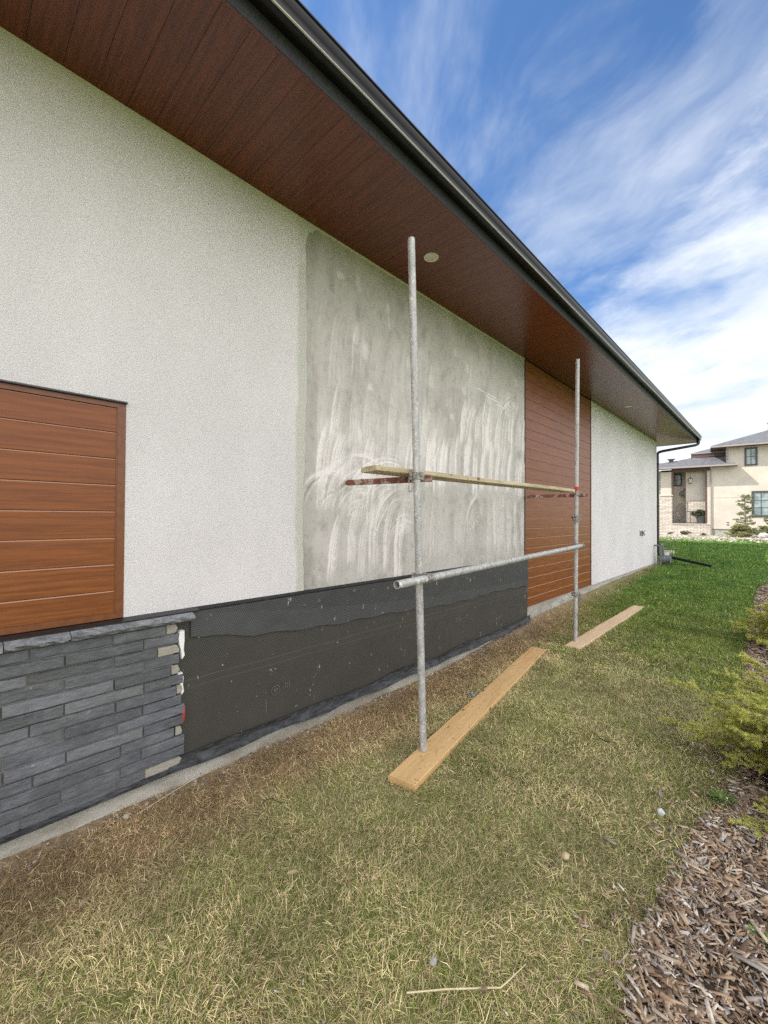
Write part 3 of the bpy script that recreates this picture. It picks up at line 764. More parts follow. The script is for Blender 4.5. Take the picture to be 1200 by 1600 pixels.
m_ = MB(); m_.path([(13.975, -.06, .53), (13.95, -.3, .485), (13.80, -1.22, .325)], .036, 10); obj('downspout_extension', m_, M_gutter, ds, smooth=True)
for z in (3.1, 1.9, .8): m_ = MB(); m_.box(XE-.0, 14.02, -.045, .05, z, z+.025); obj('strap', m_, M_black, ds)

# tap box on the far stucco
m_ = MB(); m_.bevbox(11.86, 11.94, -.02, .0, 1.13, 1.25, .006); m_.tube((11.99, -.001, 1.20), (11.99, -.07, 1.20), .014, 10)
m_.tube((11.99, -.06, 1.20), (11.99, -.08, 1.13), .012, 10); m_.tube((11.99, -.05, 1.225), (11.99, -.05, 1.235), .028, 10); m_.bevbox(12.05, 12.11, -.03, 0, 1.12, 1.25, .006)
obj('hose_tap', m_, M_cast, H)
m_ = MB(); m_.tube((12.33, 0, 1.255), (12.33, -.03, 1.255), .03, 12); obj('vent_cap', m_, M_white, H)

# ------------------------------------------------------------------ gas meter
M_mgrey = mat('meter_grey', f_metal((.13, .14, .15), (.20, .21, .22)), .45)
G = thing('gas_meter', 'small grey gas meter with pipes standing at the far corner of the white wall', 'gas meter', (13.55, -.22, .29))
m_ = MB(); m_.path([(13.30, -.02, .30), (13.30, -.16, .30), (13.30, -.19, .34), (13.30, -.19, .80), (13.32, -.19, .84), (13.6, -.20, .86)], .022, 10)
m_.path([(13.48, -.22, .56), (13.48, -.22, .78), (13.50, -.1, .82), (13.50, .0, .82)], .02, 10); obj('pipe', m_, M_mgrey, G, smooth=True)
m_ = MB(); m_.sphere((13.55, -.22, .45), .12, 16, 10, (1.0, .85, 1.05)); m_.tube((13.55, -.36, .46), (13.55, -.13, .46), .105, 20); m_.tube((13.55, -.375, .46), (13.55, -.36, .46), .115, 20); obj('meter_body', m_, M_mgrey, G, smooth=True)
m_ = MB(); m_.bevbox(13.49, 13.61, -.34, -.24, .56, .64, .01); obj('dial', m_, M_ring, G)
m_ = MB(); m_.tube((13.62, -.40, .63), (13.62, -.20, .63), .07, 16); m_.sphere((13.62, -.42, .63), .065, 12, 8, (1, .5, 1)); obj('regulator', m_, M_conc, G, smooth=True)
m_ = MB(); m_.obox(Matrix.Translation((13.62, -.34, .87)) @ Matrix.Rotation(.12, 4, 'Y'), .10, .36, .018); m_.tube((13.5, -.19, .80), (13.5, -.19, .88), .04, 12); obj('valve_handle', m_, M_mgrey, G)

# ------------------------------------------------------------------ scaffold
def lerp(a, c, t): return Vector(a)+(Vector(c)-Vector(a))*t
P1a, P1b = Vector((2.165, -.817, .045)), Vector((2.112, -.742, 3.39))
P2a, P2b = Vector((5.374, -.675, .045)), Vector((5.41, -.690, 3.525))
def onpole(a, c, z): return lerp(a, c, (z-a.z)/(c.z-a.z))
SC = thing('scaffold', 'tube scaffold of two galvanised poles, a rail and rusty brackets before the patch', 'scaffold', (2.165, -.817, .04))
for nm, a, c in (('pole', P1a, P1b), ('pole', P2a, P2b)):
    m_ = MB()
    N_ = 24; pts = [lerp(a, c, i/N_) for i in range(N_+1)]
    m_.tube(a, c, .0242, 24, hollow=True)
    o = obj(nm, m_, M_galv, SC, smooth=True)
m_ = MB(); m_.tube((1.812, -.895, 1.160), (5.45, -.735, 1.215), .0242, 24, hollow=True); obj('rail', m_, M_galv, SC, smooth=True)
def coupler(p, ax, side, down=0, size=1.2):
    """double coupler: two clamp bands, bolts with nuts and a hinged flap"""
    m = MB(); p = Vector(p); ax = Vector(ax).normalized(); side = Vector(side).normalized(); t = ax.cross(side)
    def band(c, a, w=.045, r=.031):
        n = 20; q = a.to_track_quat('Z', 'Y'); u, v = q @ Vector((1, 0, 0)), q @ Vector((0, 1, 0)); vs = []
        for k in range(n):
            d_ = u*math.cos(2*math.pi*k/n)+v*math.sin(2*math.pi*k/n)
            vs += [c+d_*(r-.005)-a*w/2, c+d_*r-a*w/2, c+d_*r+a*w/2, c+d_*(r-.005)+a*w/2]
        m.add(vs, [(4*k+j, 4*((k+1) % n)+j, 4*((k+1) % n)+(j+1) % 4, 4*k+(j+1) % 4) for k in range(n) for j in range(4)])
    band(p, ax)
    for s_ in (-1, 1):
        c = p+t*s_*.040
        m.tube(c-side*.022, c+side*.034, .006, 8); m.tube(c+side*.024, c+side*.036, .012, 6)
        Mx = Matrix.Translation(p+t*s_*.034) @ Matrix((t, side, ax)).transposed().to_4x4()
        m.obox(Mx, .026, .016, .040*size)
    Mx = Matrix.Translation(p+side*.034-ax*.002) @ Matrix((t, side, ax)).transposed().to_4x4(); m.obox(Mx, .05, .012, .05)
    if down:
        c = p+t*.040
        Mx = Matrix.Translation(c-Vector((0, 0, down/2))+side*.012) @ Matrix((t, side, ax)).transposed().to_4x4()
        for s_ in (-1, 1): m.obox(Mx @ Matrix.Translation((s_*.010, 0, 0)), .005, .012, down)
        m.obox(Mx @ Matrix.Translation((0, 0, -down/2)), .025, .012, .006)
    return m, band
camd = Vector((-.75, -.66, 0)).normalized(); Zv = Vector((0, 0, 1))
zA = 1.822
specs = [(onpole(P1a, P1b, zA), camd*-1, .10, None), (onpole(P1a, P1b, 1.165), camd, 0, (2.125, -.881, 1.165)),
         (onpole(P2a, P2b, 1.865), camd, 0, None), (onpole(P2a, P2b, 1.545), camd, 0, None),
         (onpole(P2a, P2b, 1.225), camd, 0, (5.405, -.737, 1.214)), (onpole(P2a, P2b, .62), camd, .13, None)]
for p, sd_, dn, rail in specs:
    m_, band = coupler(p, Zv, sd_, dn)
    if rail: band(Vector(rail), Vector((1, .044, .015)).normalized(), .05)
    if abs(p.z-1.545) < .01:
        m2, _ = coupler(p+Vector((0, 0, .02)), Zv, camd*-1); m_.add(m2.v, m2.f)
        m_.sphere(p+Vector((.03, -.03, .035)), .02, 8, 6); m_.sphere(p+Vector((-.03, .0, -.04)), .016, 8, 6)
    obj('coupler', m_, M_cast, SC)
# bracket arms reaching from the poles to the wall
def arm(a, c, w, h):
    a, c = Vector(a), Vector(c); d_ = (c-a); L = d_.length; q = d_.to_track_quat('X', 'Z')
    m = MB(); M0 = Matrix.Translation((a+c)/2) @ q.to_matrix().to_4x4(); m.obox(M0, L, w, h)
    m.tube(c-d_.normalized()*.01, c+d_.normalized()*.035, .008, 8)
    m.obox(Matrix.Translation(c+d_.normalized()*.02) @ q.to_matrix().to_4x4(), .008, .04, .035); return m
obj('bracket', arm((2.215, -.835, 1.807), (2.185, -.055, 1.818), .028, .042), M_rust, SC)
obj('bracket', arm((5.455, -.79, 1.835), (5.44, -.045, 1.842), .028, .040), M_rust, SC)
m_ = MB(); p = onpole(P2a, P2b, 1.905); m_.tube(p-Vector((0, 0, .035)), p+Vector((0, 0, .035)), .0262, 20, cap=False); obj('red_tape', m_, M_red, SC, smooth=True)

# ------------------------------------------------------------------ boards
def board(name, L, w, t, mt, origin, ang, label, tilt=0, chamfer=None, group=None, bow=0, zf=None):
    """board with eased edges; built along local X and then rotated"""
    n_ = 40; vs = []; fs = []; e = .004
    prof = [(-w/2+e, 0), (w/2-e, 0), (w/2, e), (w/2, t-e), (w/2-e, t), (-w/2+e, t), (-w/2, t-e), (-w/2, e)]; q = len(prof)
    ph = random.random()*6
    for i in range(n_+1):
        x = L*i/n_
        for y, z in prof:
            xx = x
            if chamfer and i == 0: xx = chamfer*(abs(z-t)/t*.0+(.5+y/w))
            vs.append((xx, y+.0015*math.sin(x*4+ph), z+bow*math.sin(math.pi*i/n_)+.0012*math.sin(x*3+ph+y*9)))
    fs = [(i*q+j, (i+1)*q+j, (i+1)*q+(j+1) % q, i*q+(j+1) % q) for i in range(n_) for j in range(q)]+[tuple(range(q)), tuple(range(n_*q, n_*q+q))]
    m = MB(); m.add(vs, fs); o = obj(name, m, mt)
    o.rotation_euler = (0, tilt, ang); o.location = origin
    return tag(o, label, 'board', group)
A0 = Vector((1.836, -.913, 0)); A1 = Vector((4.80, -.463, 0)); dA = A1-A0
board('ground_board', dA.length, .178, .040, M_lumA, (A0.x, A0.y, .002), math.atan2(dA.y, dA.x), 'yellow pine board lying diagonally on dry grass under the nearer pole')
board('ground_board', 3.22, .172, .040, M_lumB, (5.10, -.724, .003), R(-.2), 'paler pine board lying on the grass under the farther pole', bow=.004)
board('platform_plank', 3.40, .18, .034, M_lumC, (1.80, -.642, 1.833), 0, 'weathered scaffold plank laid across the two rusty brackets', tilt=R(-.55), chamfer=.05)

# ------------------------------------------------------------------ grass
def gmask(x, y):
    """0 dead straw .. 1 lush green"""
    k = sstep(3.2, 7.2, x+1.3*(-y-1.1)+3.2*(fbm(x*.9, y*.9, 3, 2)-.5))
    k = np.maximum(k, .66*sstep(.45, .64, fbm(x*2.6, y*2.6, 4, 7)))
    k = np.maximum(k, .45*sstep(-2.15, -2.35, y-.6*0)*sstep(1, 3, x))
    dry = (1-sstep(-.75, -.25, y-.28*sstep(4, 8, x)+.35*(fbm(x*3, y*3, 3, 4)-.5)))
    lim = np.where(x < 13.0, np.clip(dry+.10, 0, 1), 1)
    far = sstep(9, 12.5, x)
    k = k*(lim*(1-.5*far)+.5*far)
    return np.clip(k, 0, 1)
def blades(n, x0, x1, ylo, yhi, L, w, seed, up0=.25, up1=1.0, dens=None):
    r = np.random.default_rng(seed); x = r.uniform(x0, x1, n); lo, hi = ylo(x), yhi(x); y = lo+(hi-lo)*r.random(n)
    # out of boards, mulch and the strip along the foundation
    t = ((x-A0.x)*dA.x+(y-A0.y)*dA.y)/dA.length; s = (-(x-A0.x)*dA.y+(y-A0.y)*dA.x)/dA.length
    keep = ~((t > -.0) & (t < dA.length) & (abs(s) < .087)) & ~((x > 5.10) & (x < 8.32) & (abs(y+.73) < .082))
    be = bedge(x); inb = (x > 1) & (x < 13) & (y < be+.06*(fbm(x*9, y*9, 3, 5)-.5))
    keep &= ~(inb & (r.random(n) > .02+.5*(1-sstep(.0, .10, be-y))*(x > 1.9)*(x<3.3)))
    keep &= r.random(n) < sstep(-.03, -.22, y-.10*(fbm(x*5, y*5, 2, 6)-.5))*.9+np.where(x > 14, 1, .03)
    bare = fbm(x*2.1+7, y*2.1, 4, 15)
    keep &= r.random(n) < np.where(x < 9, 1-.55*sstep(.58, .70, bare), 1)
    x, y = x[keep], y[keep]; n = len(x); g = gmask(x, y); g = np.where((x < 4) & (y > -.9), g*.85, g)
    isg = r.random(n) < np.maximum(g*.95, .08+.44*sstep(-.35, -.95, y+.4*(fbm(x*4, y*4, 3, 12)-.5))); el = np.where(isg, r.uniform(up0, up1, n), r.uniform(.02, .55, n))*math.pi/2
    az = r.normal(0, 1.7, n)+12*(fbm(x*2.2, y*2.2, 3, 1)-.5)
    LL = L*r.lognormal(-.12, .38, n).clip(.3, 2.1)*(.75+.5*fbm(x*3.1, y*3.1, 3, 22))*np.where(isg, .9, 1.05); ww = w*r.uniform(.6, 1.3, n)*np.where(isg, 1, .85)
    z = gz(x, y)+r.uniform(-.002, .004, n)+np.where(isg, 0, r.uniform(0, .012, n))
    dh = np.stack([np.cos(az), np.sin(az)], -1); sdv = np.stack([-np.sin(az), np.cos(az)], -1)
    h1 = LL*.5*np.cos(el); v1 = LL*.5*np.sin(el); el2 = el-r.uniform(.1, .6, n)
    h2 = h1+LL*.5*np.cos(el2); v2 = np.maximum(v1+LL*.5*np.sin(el2), .002)
    crv = r.uniform(-.14, .14, n)*LL
    V = np.zeros((n, 5, 3)); b0 = np.stack([x, y], -1)
    V[:, 0, :2] = b0-sdv*ww[:, None]*.5; V[:, 1, :2] = b0+sdv*ww[:, None]*.5
    V[:, 0, 2] = z; V[:, 1, 2] = z
    mid = b0+dh*h1[:, None]+sdv*(crv*.3)[:, None]
    tw = r.uniform(-.3, .3, n)*ww
    V[:, 2, :2] = mid+sdv*ww[:, None]*.42; V[:, 3, :2] = mid-sdv*ww[:, None]*.42; V[:, 2, 2] = z+v1+tw; V[:, 3, 2] = z+v1-tw
    V[:, 4, :2] = b0+dh*h2[:, None]+sdv*crv[:, None]; V[:, 4, 2] = z+v2
    i = np.arange(n)*5; Fq = np.c_[i, i+1, i+2, i+3]; Ft = np.c_[i+3, i+2, i+4]
    q = r.random((n, 1)); q2 = r.random((n, 1))
    straw = (np.array([.52, .41, .20])*(1-q)+np.array([.96, .81, .44])*q)*(.45+.8*q2)
    brown = np.array([.30, .19, .10])*(.6+.8*q)
    straw = np.where((r.random((n, 1)) < np.clip(.12+1.1*sstep(-.7, -.1, y)[:, None]*(x < 13)[:, None], 0, .75)), brown, straw)
    gr = (np.array([.115, .165, .020])*(1-q)+np.array([.31, .38, .070])*q)*(.50+.85*q2)
    lush = sstep(6, 11, x)[:, None]
    tone = (.82+.45*sstep(.32, .66, fbm(x*3.4, y*3.4, 4, 33)))[:, None]; straw = straw*tone; gr = gr*(.8+.35*sstep(.3, .7, fbm(x*5, y*5, 3, 35)))[:, None]
    gr = gr*(1-.30*lush)*np.array([1, 1, 1])+lush*np.array([-.035, .035, -.014]); gr = np.clip(gr, .01, 1)
    c = np.where(isg[:, None], gr, straw)
    return V.reshape(-1, 3), Fq, Ft, np.repeat(c, 5, axis=0)
ylo1 = lambda x: np.minimum(-2.85, -2.5-0*x)+.0*x
yhi1 = lambda x: np.minimum(-.005+0*x, 0)
specs = [(200000, -.6, 3.4, -2.9, -.005, .018, .0016, .1, .7), (290000, -.6, 2.2, -2.9, -.005, .035, .0017, .18, .85), (220000, 2.2, 4.6, -2.75, -.005, .036, .0023, .18, .85), (120000, 4.6, 8, -2.7, -.005, .042, .0034, .2, .9),
         (95000, 8, 14, -2.8, -.005, .045, .0052, .3, .95), (95000, 14, 22, -3.2, 1.8, .048, .009, .4, .95), (75000, 22, 34.5, -3.6, 4.6, .05, .016, .4, .95)]
Vs, Qs, Ts, Cs = [], [], [], []; base = 0
for i, (n_, x0, x1, ya, yb, L_, w_, u0, u1) in enumerate(specs):
    V, q, t, c = blades(n_, x0, x1, lambda x, ya=ya: x*0+ya, lambda x, yb=yb: x*0+yb, L_, w_, 40+i, u0, u1)
    Vs.append(V); Qs.append(q+base); Ts.append(t+base); Cs.append(c); base += len(V)
gr = npobj('grass', np.concatenate(Vs), [np.concatenate(Qs), np.concatenate(Ts)], M_blade, color=np.concatenate(Cs))
tag(gr, 'patchy lawn of dry straw-coloured and green grass, lusher away from the camera', 'grass', kind='stuff')

# ------------------------------------------------------------------ wood chips
def chips(n, seed, xr, yf, Lr, zr):
    r = np.random.default_rng(seed); x = r.uniform(*xr, n); y = yf(x, r); keep = np.ones(n, bool)
    z = gz(x, y)+r.uniform(*zr, n); L = r.lognormal(math.log(Lr), .5, n).clip(.008, .10); w = L*r.uniform(.16, .45, n); w = np.clip(w, .004, .022); t = r.uniform(.0015, .005, n)
    az = r.uniform(0, 2*math.pi, n); el = r.normal(0, .22, n); ro = r.normal(0, .45, n)
    ux = np.stack([np.cos(az)*np.cos(el), np.sin(az)*np.cos(el), np.sin(el)], -1)
    sx = np.stack([-np.sin(az), np.cos(az), 0*az], -1); nn = np.cross(ux, sx)
    sx2 = sx*np.cos(ro)[:, None]+nn*np.sin(ro)[:, None]; nn2 = np.cross(ux, sx2)
    V = np.zeros((n, 8, 3)); c = np.stack([x, y, z], -1); k = 0
    for a in (-1, 1):
        tp = r.uniform(.25, 1, n)
        sh = r.uniform(-.3, .3, n)
        for s_ in (-1, 1):
            for h in (-1, 1):
                V[:, k] = c+ux*((a*L/2)*(1+s_*sh*.4))[:, None]+sx2*(s_*w/2*tp)[:, None]+nn2*(h*t/2)[:, None]; k += 1
    i = np.arange(n)*8; F = np.concatenate([np.c_[i+a, i+b_, i+c_, i+d_] for a, b_, c_, d_ in ((0, 1, 3, 2), (4, 6, 7, 5), (0, 4, 5, 1), (2, 3, 7, 6), (0, 2, 6, 4), (1, 5, 7, 3))])
    pal = np.array([[.36, .25, .16], [.25, .165, .10], [.50, .41, .30], [.34, .30, .26], [.60, .54, .46], [.14, .09, .06], [.43, .32, .21], [.70, .65, .58]])
    pc = pal[r.choice(8, n, p=[.2, .2, .14, .14, .08, .12, .08, .04])]*r.uniform(.95, 1.5, (n, 1))
    return V.reshape(-1, 3), F, np.repeat(pc, 8, axis=0)
parts = [chips(9000, 1, (1.0, 3.2), lambda x, r: bedge(x)+.03-np.abs(r.normal(0, .34, len(x))), .031, (.004, .030)),
         chips(5500, 2, (3.2, 6.5), lambda x, r: bedge(x)+.02-np.abs(r.normal(0, .3, len(x))), .030, (.006, .03)),
         chips(4500, 3, (6.5, 13), lambda x, r: bedge(x)+.02-np.abs(r.normal(0, .3, len(x))), .045, (.006, .03)),
         chips(420, 4, (1.3, 3.6), lambda x, r: bedge(x)+np.abs(r.normal(0, .12, len(x))), .022, (.008, .03)),
         chips(260, 5, (.3, 9), lambda x, r: r.uniform(-2.2, -.1, len(x)), .016, (.008, .02))]
b0 = 0; V_, F_, C_ = [], [], []
for V, F, c in parts: V_.append(V); F_.append(F+b0); C_.append(c); b0 += len(V)
tag(npobj('wood_chips', np.concatenate(V_), np.concatenate(F_), M_chip, color=np.concatenate(C_)), 'brown and silver-grey bark mulch covering the bed at the right edge of the lawn', 'mulch', kind='stuff')

# rubble along the foundation
def pebbles(n, seed, fx, rr, pal):
    r = np.random.default_rng(seed); m = MB()
    for i in range(n):
        x, y = fx(r); s = r.uniform(*rr); m.cur = tuple(np.array(pal[r.integers(len(pal))])*r.uniform(.75, 1.15))
        z = float(gz(x, y)); q = (r.uniform(.7, 1.3), r.uniform(.7, 1.2), r.uniform(.45, .8)); k0 = len(m.v)
        m.sphere((x, y, z+s*.3), s, 7, 4, q)
        for j in range(k0, len(m.v)):
            v = m.v[j]; m.v[j] = tuple(v[a]+r.uniform(-.14, .14)*s for a in range(3))
    return m
pal = [(.42, .39, .33), (.30, .26, .21), (.24, .17, .11), (.5, .47, .41), (.2, .19, .18)]
m_ = pebbles(620, 3, lambda r: ((lambda x: (x, -.035-abs(r.normal(0, .055))-(.10*r.random() if x < .6 else 0)))(r.uniform(-.2, 5.4))), (.003, .011), pal)
tag(obj('rubble', m_, M_stone, colors=True, fix=False), 'loose crumbs of mortar and small stones along the foot of the foundation', 'rubble', kind='stuff')
m_ = pebbles(900, 6, lambda r: ((r.uniform(30, 41), r.uniform(-3.6, 4.5))), (.03, .085), [(.5, .45, .37), (.36, .3, .24), (.6, .56, .5), (.42, .33, .26)])
tag(obj('river_stones', m_, M_stone, colors=True, fix=False), 'pale river stones spread in the bed in front of the far house', 'stones', kind='stuff')

# single bits on the lawn
def G3(x, y, h=0): return Vector((x, y, float(gz(x, y))+h))
def pathw(pts, r, name, mt, label, cat, n=6):
    m = MB(); m.path([G3(*p) for p in pts], r, n); return tag(obj(name, m, mt, smooth=True), label, cat)
M_strw = mat('straw', f_metal((.60, .50, .30), (.70, .60, .38)), .6)
M_dark = mat('dark_twig', f_metal((.02, .017, .014), (.05, .04, .03)), .7)
pathw([(1.04, -1.63, .034), (1.136, -1.715, .034), (1.245, -1.82, .034), (1.262, -1.838, .034), (1.30, -1.848, .034), (1.385, -1.868, .036)], [.0026, .0026, .0026, .0026, .0022, .001], 'straw_stem', M_strw, 'long bent straw stem lying on the grass near the bottom of the picture', 'straw')
pathw([(1.18, -.515, .022), (1.205, -.505, .034), (1.24, -.52, .034), (1.265, -.575, .02)], .0026, 'curved_twig', M_dark, 'short dark curved twig on dry grass below the membrane', 'twig')
pathw([(3.19, -1.545, .03), (3.13, -1.60, .034), (3.12, -1.64, .032), (3.16, -1.69, .028)], [.002, .004, .004, .002], 'dark_twig', M_dark, 'dark twig lying on the lawn right of the near board', 'twig')
pathw([(.70, -.14, .02), (.86, -.115, .03), (1.02, -.075, .03), (1.2, -.04, .02)], .0013, 'dry_stem', M_strw, 'thin pale stem lying along the foundation near the broken stonework', 'straw')
def crumple(name, c, r, mt, label, cat, sq=(1, 1, .7), seed=0, jit=.28):
    rr = random.Random(seed); m = MB(); m.sphere(G3(*c), r, 9, 6, sq)
    m.v = [tuple(q+rr.uniform(-jit, jit)*r for q in v) for v in m.v]; return tag(obj(name, m, mt), label, cat)
M_tan = mat('tan_rock', f_metal((.50, .38, .24), (.58, .45, .30), 60), .85)
M_paperw = mat('paper_scrap', f_metal((.62, .65, .68), (.75, .77, .80), 60), .7)
M_greyr = mat('grey_rock', f_metal((.34, .33, .30), (.45, .44, .40), 60), .85)
crumple('paper_scrap', (2.60, -2.045, .022), .018, M_paperw, 'crumpled white paper scrap on the lawn by the mulch', 'litter', seed=1)
crumple('tan_stone', (1.965, -1.79, .022), .019, M_tan, 'tan stone on the lawn between near board and mulch', 'stone', (1.1, .9, .6), 2, .12)
crumple('grey_pebble', (1.18, -1.63, .028), .013, M_greyr, 'pale grey pebble just above the bent straw stem', 'stone', (1.2, .9, .6), 3, .15)
crumple('mortar_lump', (.66, -.11, .012), .014, M_greyr, 'pale mortar lump beside the foundation below the stonework', 'mortar', (1.3, .9, .6), 4, .2)
crumple('mortar_splat', (3.17, -.56, .016), .05, M_cast, 'grey mortar splat on the grass left of the near board', 'mortar', (1.2, .8, .22), 5, .25)
def leaf(name, c, L, w, az, col, label, seed=0):
    rr = random.Random(seed); n_ = 8; vs = []
    for i in range(n_+1):
        t = i/n_; h = w*math.sin(math.pi*min(1, t*1.02))**.8*(1-.25*t)
        for s_ in (-1, 0, 1): vs.append((L*(t-.5), s_*h/2, .010*abs(s_)*h/w+.006*math.sin(t*3+seed)))
    M0 = Matrix.Translation(G3(*c)) @ Matrix.Rotation(az, 4, 'Z') @ Matrix.Rotation(rr.uniform(-.3, .3), 4, 'X')
    m = MB(); m.add([M0 @ Vector(v) for v in vs], [(i*3+j, (i+1)*3+j, (i+1)*3+j+1, i*3+j+1) for i in range(n_) for j in range(2)])
    o = obj(name, m, mat('leaf_%d' % seed, f_metal(tuple(q*.8 for q in col), col, 80), .7), smooth=True)
    md = o.modifiers.new('thick', 'SOLIDIFY'); md.thickness = .0012; return tag(o, label, 'leaf')
leaf('dead_leaf', (.41, -.53, .034), .075, .026, .7, (.40, .31, .20), 'dry curled brown leaf at lower left of the lawn', 1)
leaf('dead_leaf', (1.215, -1.80, .036), .035, .022, 1.9, (.36, .27, .17), 'small dry leaf leaning on the bent straw stem', 2)
leaf('dead_leaf', (1.05, -.98, .034), .05, .022, 2.6, (.42, .33, .20), 'tan dead leaf in mid lawn below the near board', 3)
leaf('dead_leaf', (2.74, -2.02, .034), .07, .02, .3, (.42, .37, .30), 'pale strip of dead leaf above the paper scrap', 4)

# ------------------------------------------------------------------ evergreens at the right edge
def needles_along(acc, pts, rad, dens, r, cfun):
    """short needles round a twig path"""
    for a, c in zip(pts[:-1], pts[1:]):
        L = (c-a).length; t = (c-a)/max(L, 1e-6); k = max(1, int(L*dens))
        for _ in range(k):
            p = a+(c-a)*r.random(); ph = r.uniform(0, 2*math.pi)
            u = t.cross(Vector((.1, .3, 1))).normalized(); w = t.cross(u)
            d_ = (t*.75+(u*math.cos(ph)+w*math.sin(ph))*.9+Vector((0, 0, .25))).normalized()
            sd_ = d_.cross(Vector((r.random()-.5, r.random()-.5, r.random()-.5))).normalized()*rad[1]
            acc[0] += [p-sd_, p+sd_, p+d_*rad[0]*r.uniform(.7, 1.2)]; acc[1].append(cfun())
def evergreen(name, base, height, spread, n_br, label, nl=(.022, .0016), dens=420, seed=1, zmax=1.0, azr=None, twl=.22, col=((.15, .19, .035), (.34, .36, .09))):
    r = random.Random(seed); T = thing(name, label, 'shrub' if height < 2 else 'tree', base)
    B = Vector(base); m = MB(); m.path([B+Vector((0, 0, -.05)), B+Vector((.01, 0, height*.5)), B+Vector((0, .02, height))], [.035*height/1.2+.008, .022*height/1.2+.004, .004], 8)
    acc = [[], []]; tw = MB()
    for i in range(n_br):
        f = (i+.5)/n_br; z = height*(.04+.92*f**1.15)*zmax; az = r.uniform(*(azr or (0, 2*math.pi))); L = spread*(1-.82*f*zmax)*r.uniform(.55, 1.15)
        dirv = Vector((math.cos(az), math.sin(az), 0)); p = B+Vector((0, 0, z)); pts = [p]; n_ = 8
        droop = r.uniform(-.15, .12)
        for k in range(1, n_+1):
            t = k/n_; pts.append(p+dirv*L*t+Vector((0, 0, L*(.18*t+droop*t*t*1.2)))+Vector((r.uniform(-1, 1), r.uniform(-1, 1), r.uniform(-.6, .6)))*.012*L*3)
        rr = [.009*(1-.8*k/n_)*L/.8+.001 for k in range(n_+1)]
        tw.path(pts, rr, 5)
        bv = r.random()
        def cf(tip):
            q = min(1, max(0, .25+.6*tip+.25*(r.random()-.5)+.2*(bv-.5)))
            return tuple(col[0][a]*(1-q)+col[1][a]*q for a in range(3))
        for k in range(2, n_+1):
            for s_ in (-1, 1):
                for rep in range(2):
                    t = (k-r.random()*.9)/n_; q = pts[k-1].lerp(pts[k], r.random())
                    sv = dirv.cross(Vector((0, 0, 1)))*s_; l = twl*(1.15-t*.75)*r.uniform(.6, 1.15)
                    d_ = (dirv*r.uniform(.5, .9)+sv*r.uniform(.5, 1)+Vector((0, 0, r.uniform(-.15, .35)))).normalized()
                    tp = [q, q+d_*l*.5, q+d_*l+Vector((0, 0, l*r.uniform(-.1, .15)))]
                    tw.path(tp, [.0025, .002, .001], 4)
                    needles_along(acc, tp, nl, dens, r, lambda: cf(.45+.5*t))
                    if r.random() < .8:
                        d2 = (d_+sv*r.uniform(-.9, .9)*.6+dirv*.3).normalized(); tp2 = [tp[1], tp[1]+d2*l*.5]
                        tw.path(tp2, [.002, .001], 4)
                        needles_along(acc, tp2, nl, dens, r, lambda: cf(.5+.5*t))
        needles_along(acc, pts[n_//3:], nl, dens*.8, r, lambda: cf(.7))
    obj('trunk', m, M_twig, T, smooth=True); obj('twigs', tw, M_twig, T, fix=False)
    V = np.array([tuple(v) for v in acc[0]]); F = np.arange(len(V)).reshape(-1, 3)
    npobj('needles', V, F, M_needle, T, color=np.repeat(np.array(acc[1]), 3, axis=0)); return T
evergreen('spruce_shrub', (3.45, -2.88, .0), 1.2, .92, 44, 'yellow-green spruce shrub spreading from the right edge over lawn and mulch', seed=4, zmax=.42, azr=(R(25), R(178)), nl=(.021, .0026), dens=760, twl=.20, col=((.20, .24, .035), (.58, .58, .13)))
evergreen('spruce_shrub', (6.9, -2.82, .0), 1.1, .80, 26, 'second, smaller yellow-green spruce shrub in the mulch beyond the first', seed=8, zmax=.5, azr=(R(20), R(180)), nl=(.026, .005), dens=420, col=((.21, .25, .035), (.60, .60, .14)))
# green weeds at the bed edge
def weed(c, n_, h, label, seed):
    r = random.Random(seed); m = MB()
    for i in range(n_):
        az = r.uniform(0, 6.28); L = h*r.uniform(.6, 1.2); d_ = Vector((math.cos(az), math.sin(az), 0)); sv = Vector((-math.sin(az), math.cos(az), 0))
        g = r.uniform(.7, 1.2); m.cur = (.16*g, .24*g, .05*g); p = G3(*c)+d_*r.uniform(0, .03)
        e_ = r.uniform(.3, 1.2); q = p+d_*L*math.cos(e_)*.6+Vector((0, 0, L*math.sin(e_)*.6)); t = q+d_*L*.4+Vector((0, 0, L*.1))
        w = r.uniform(.003, .008); m.add([p-sv*w*.4, p+sv*w*.4, q+sv*w, q-sv*w, t], [(0, 1, 2, 3), (3, 2, 4)])
    return tag(obj('weed', m, M_blade, colors=True, fix=False), label, 'plant')
weed((2.09, -2.45, .01), 40, .035, 'small green weed growing in the mulch at the bottom right edge', 1)
weed((2.95, -2.27, .0), 260, .06, 'tuft of tall green grass at the mulch edge under the nearer spruce shrub', 2)

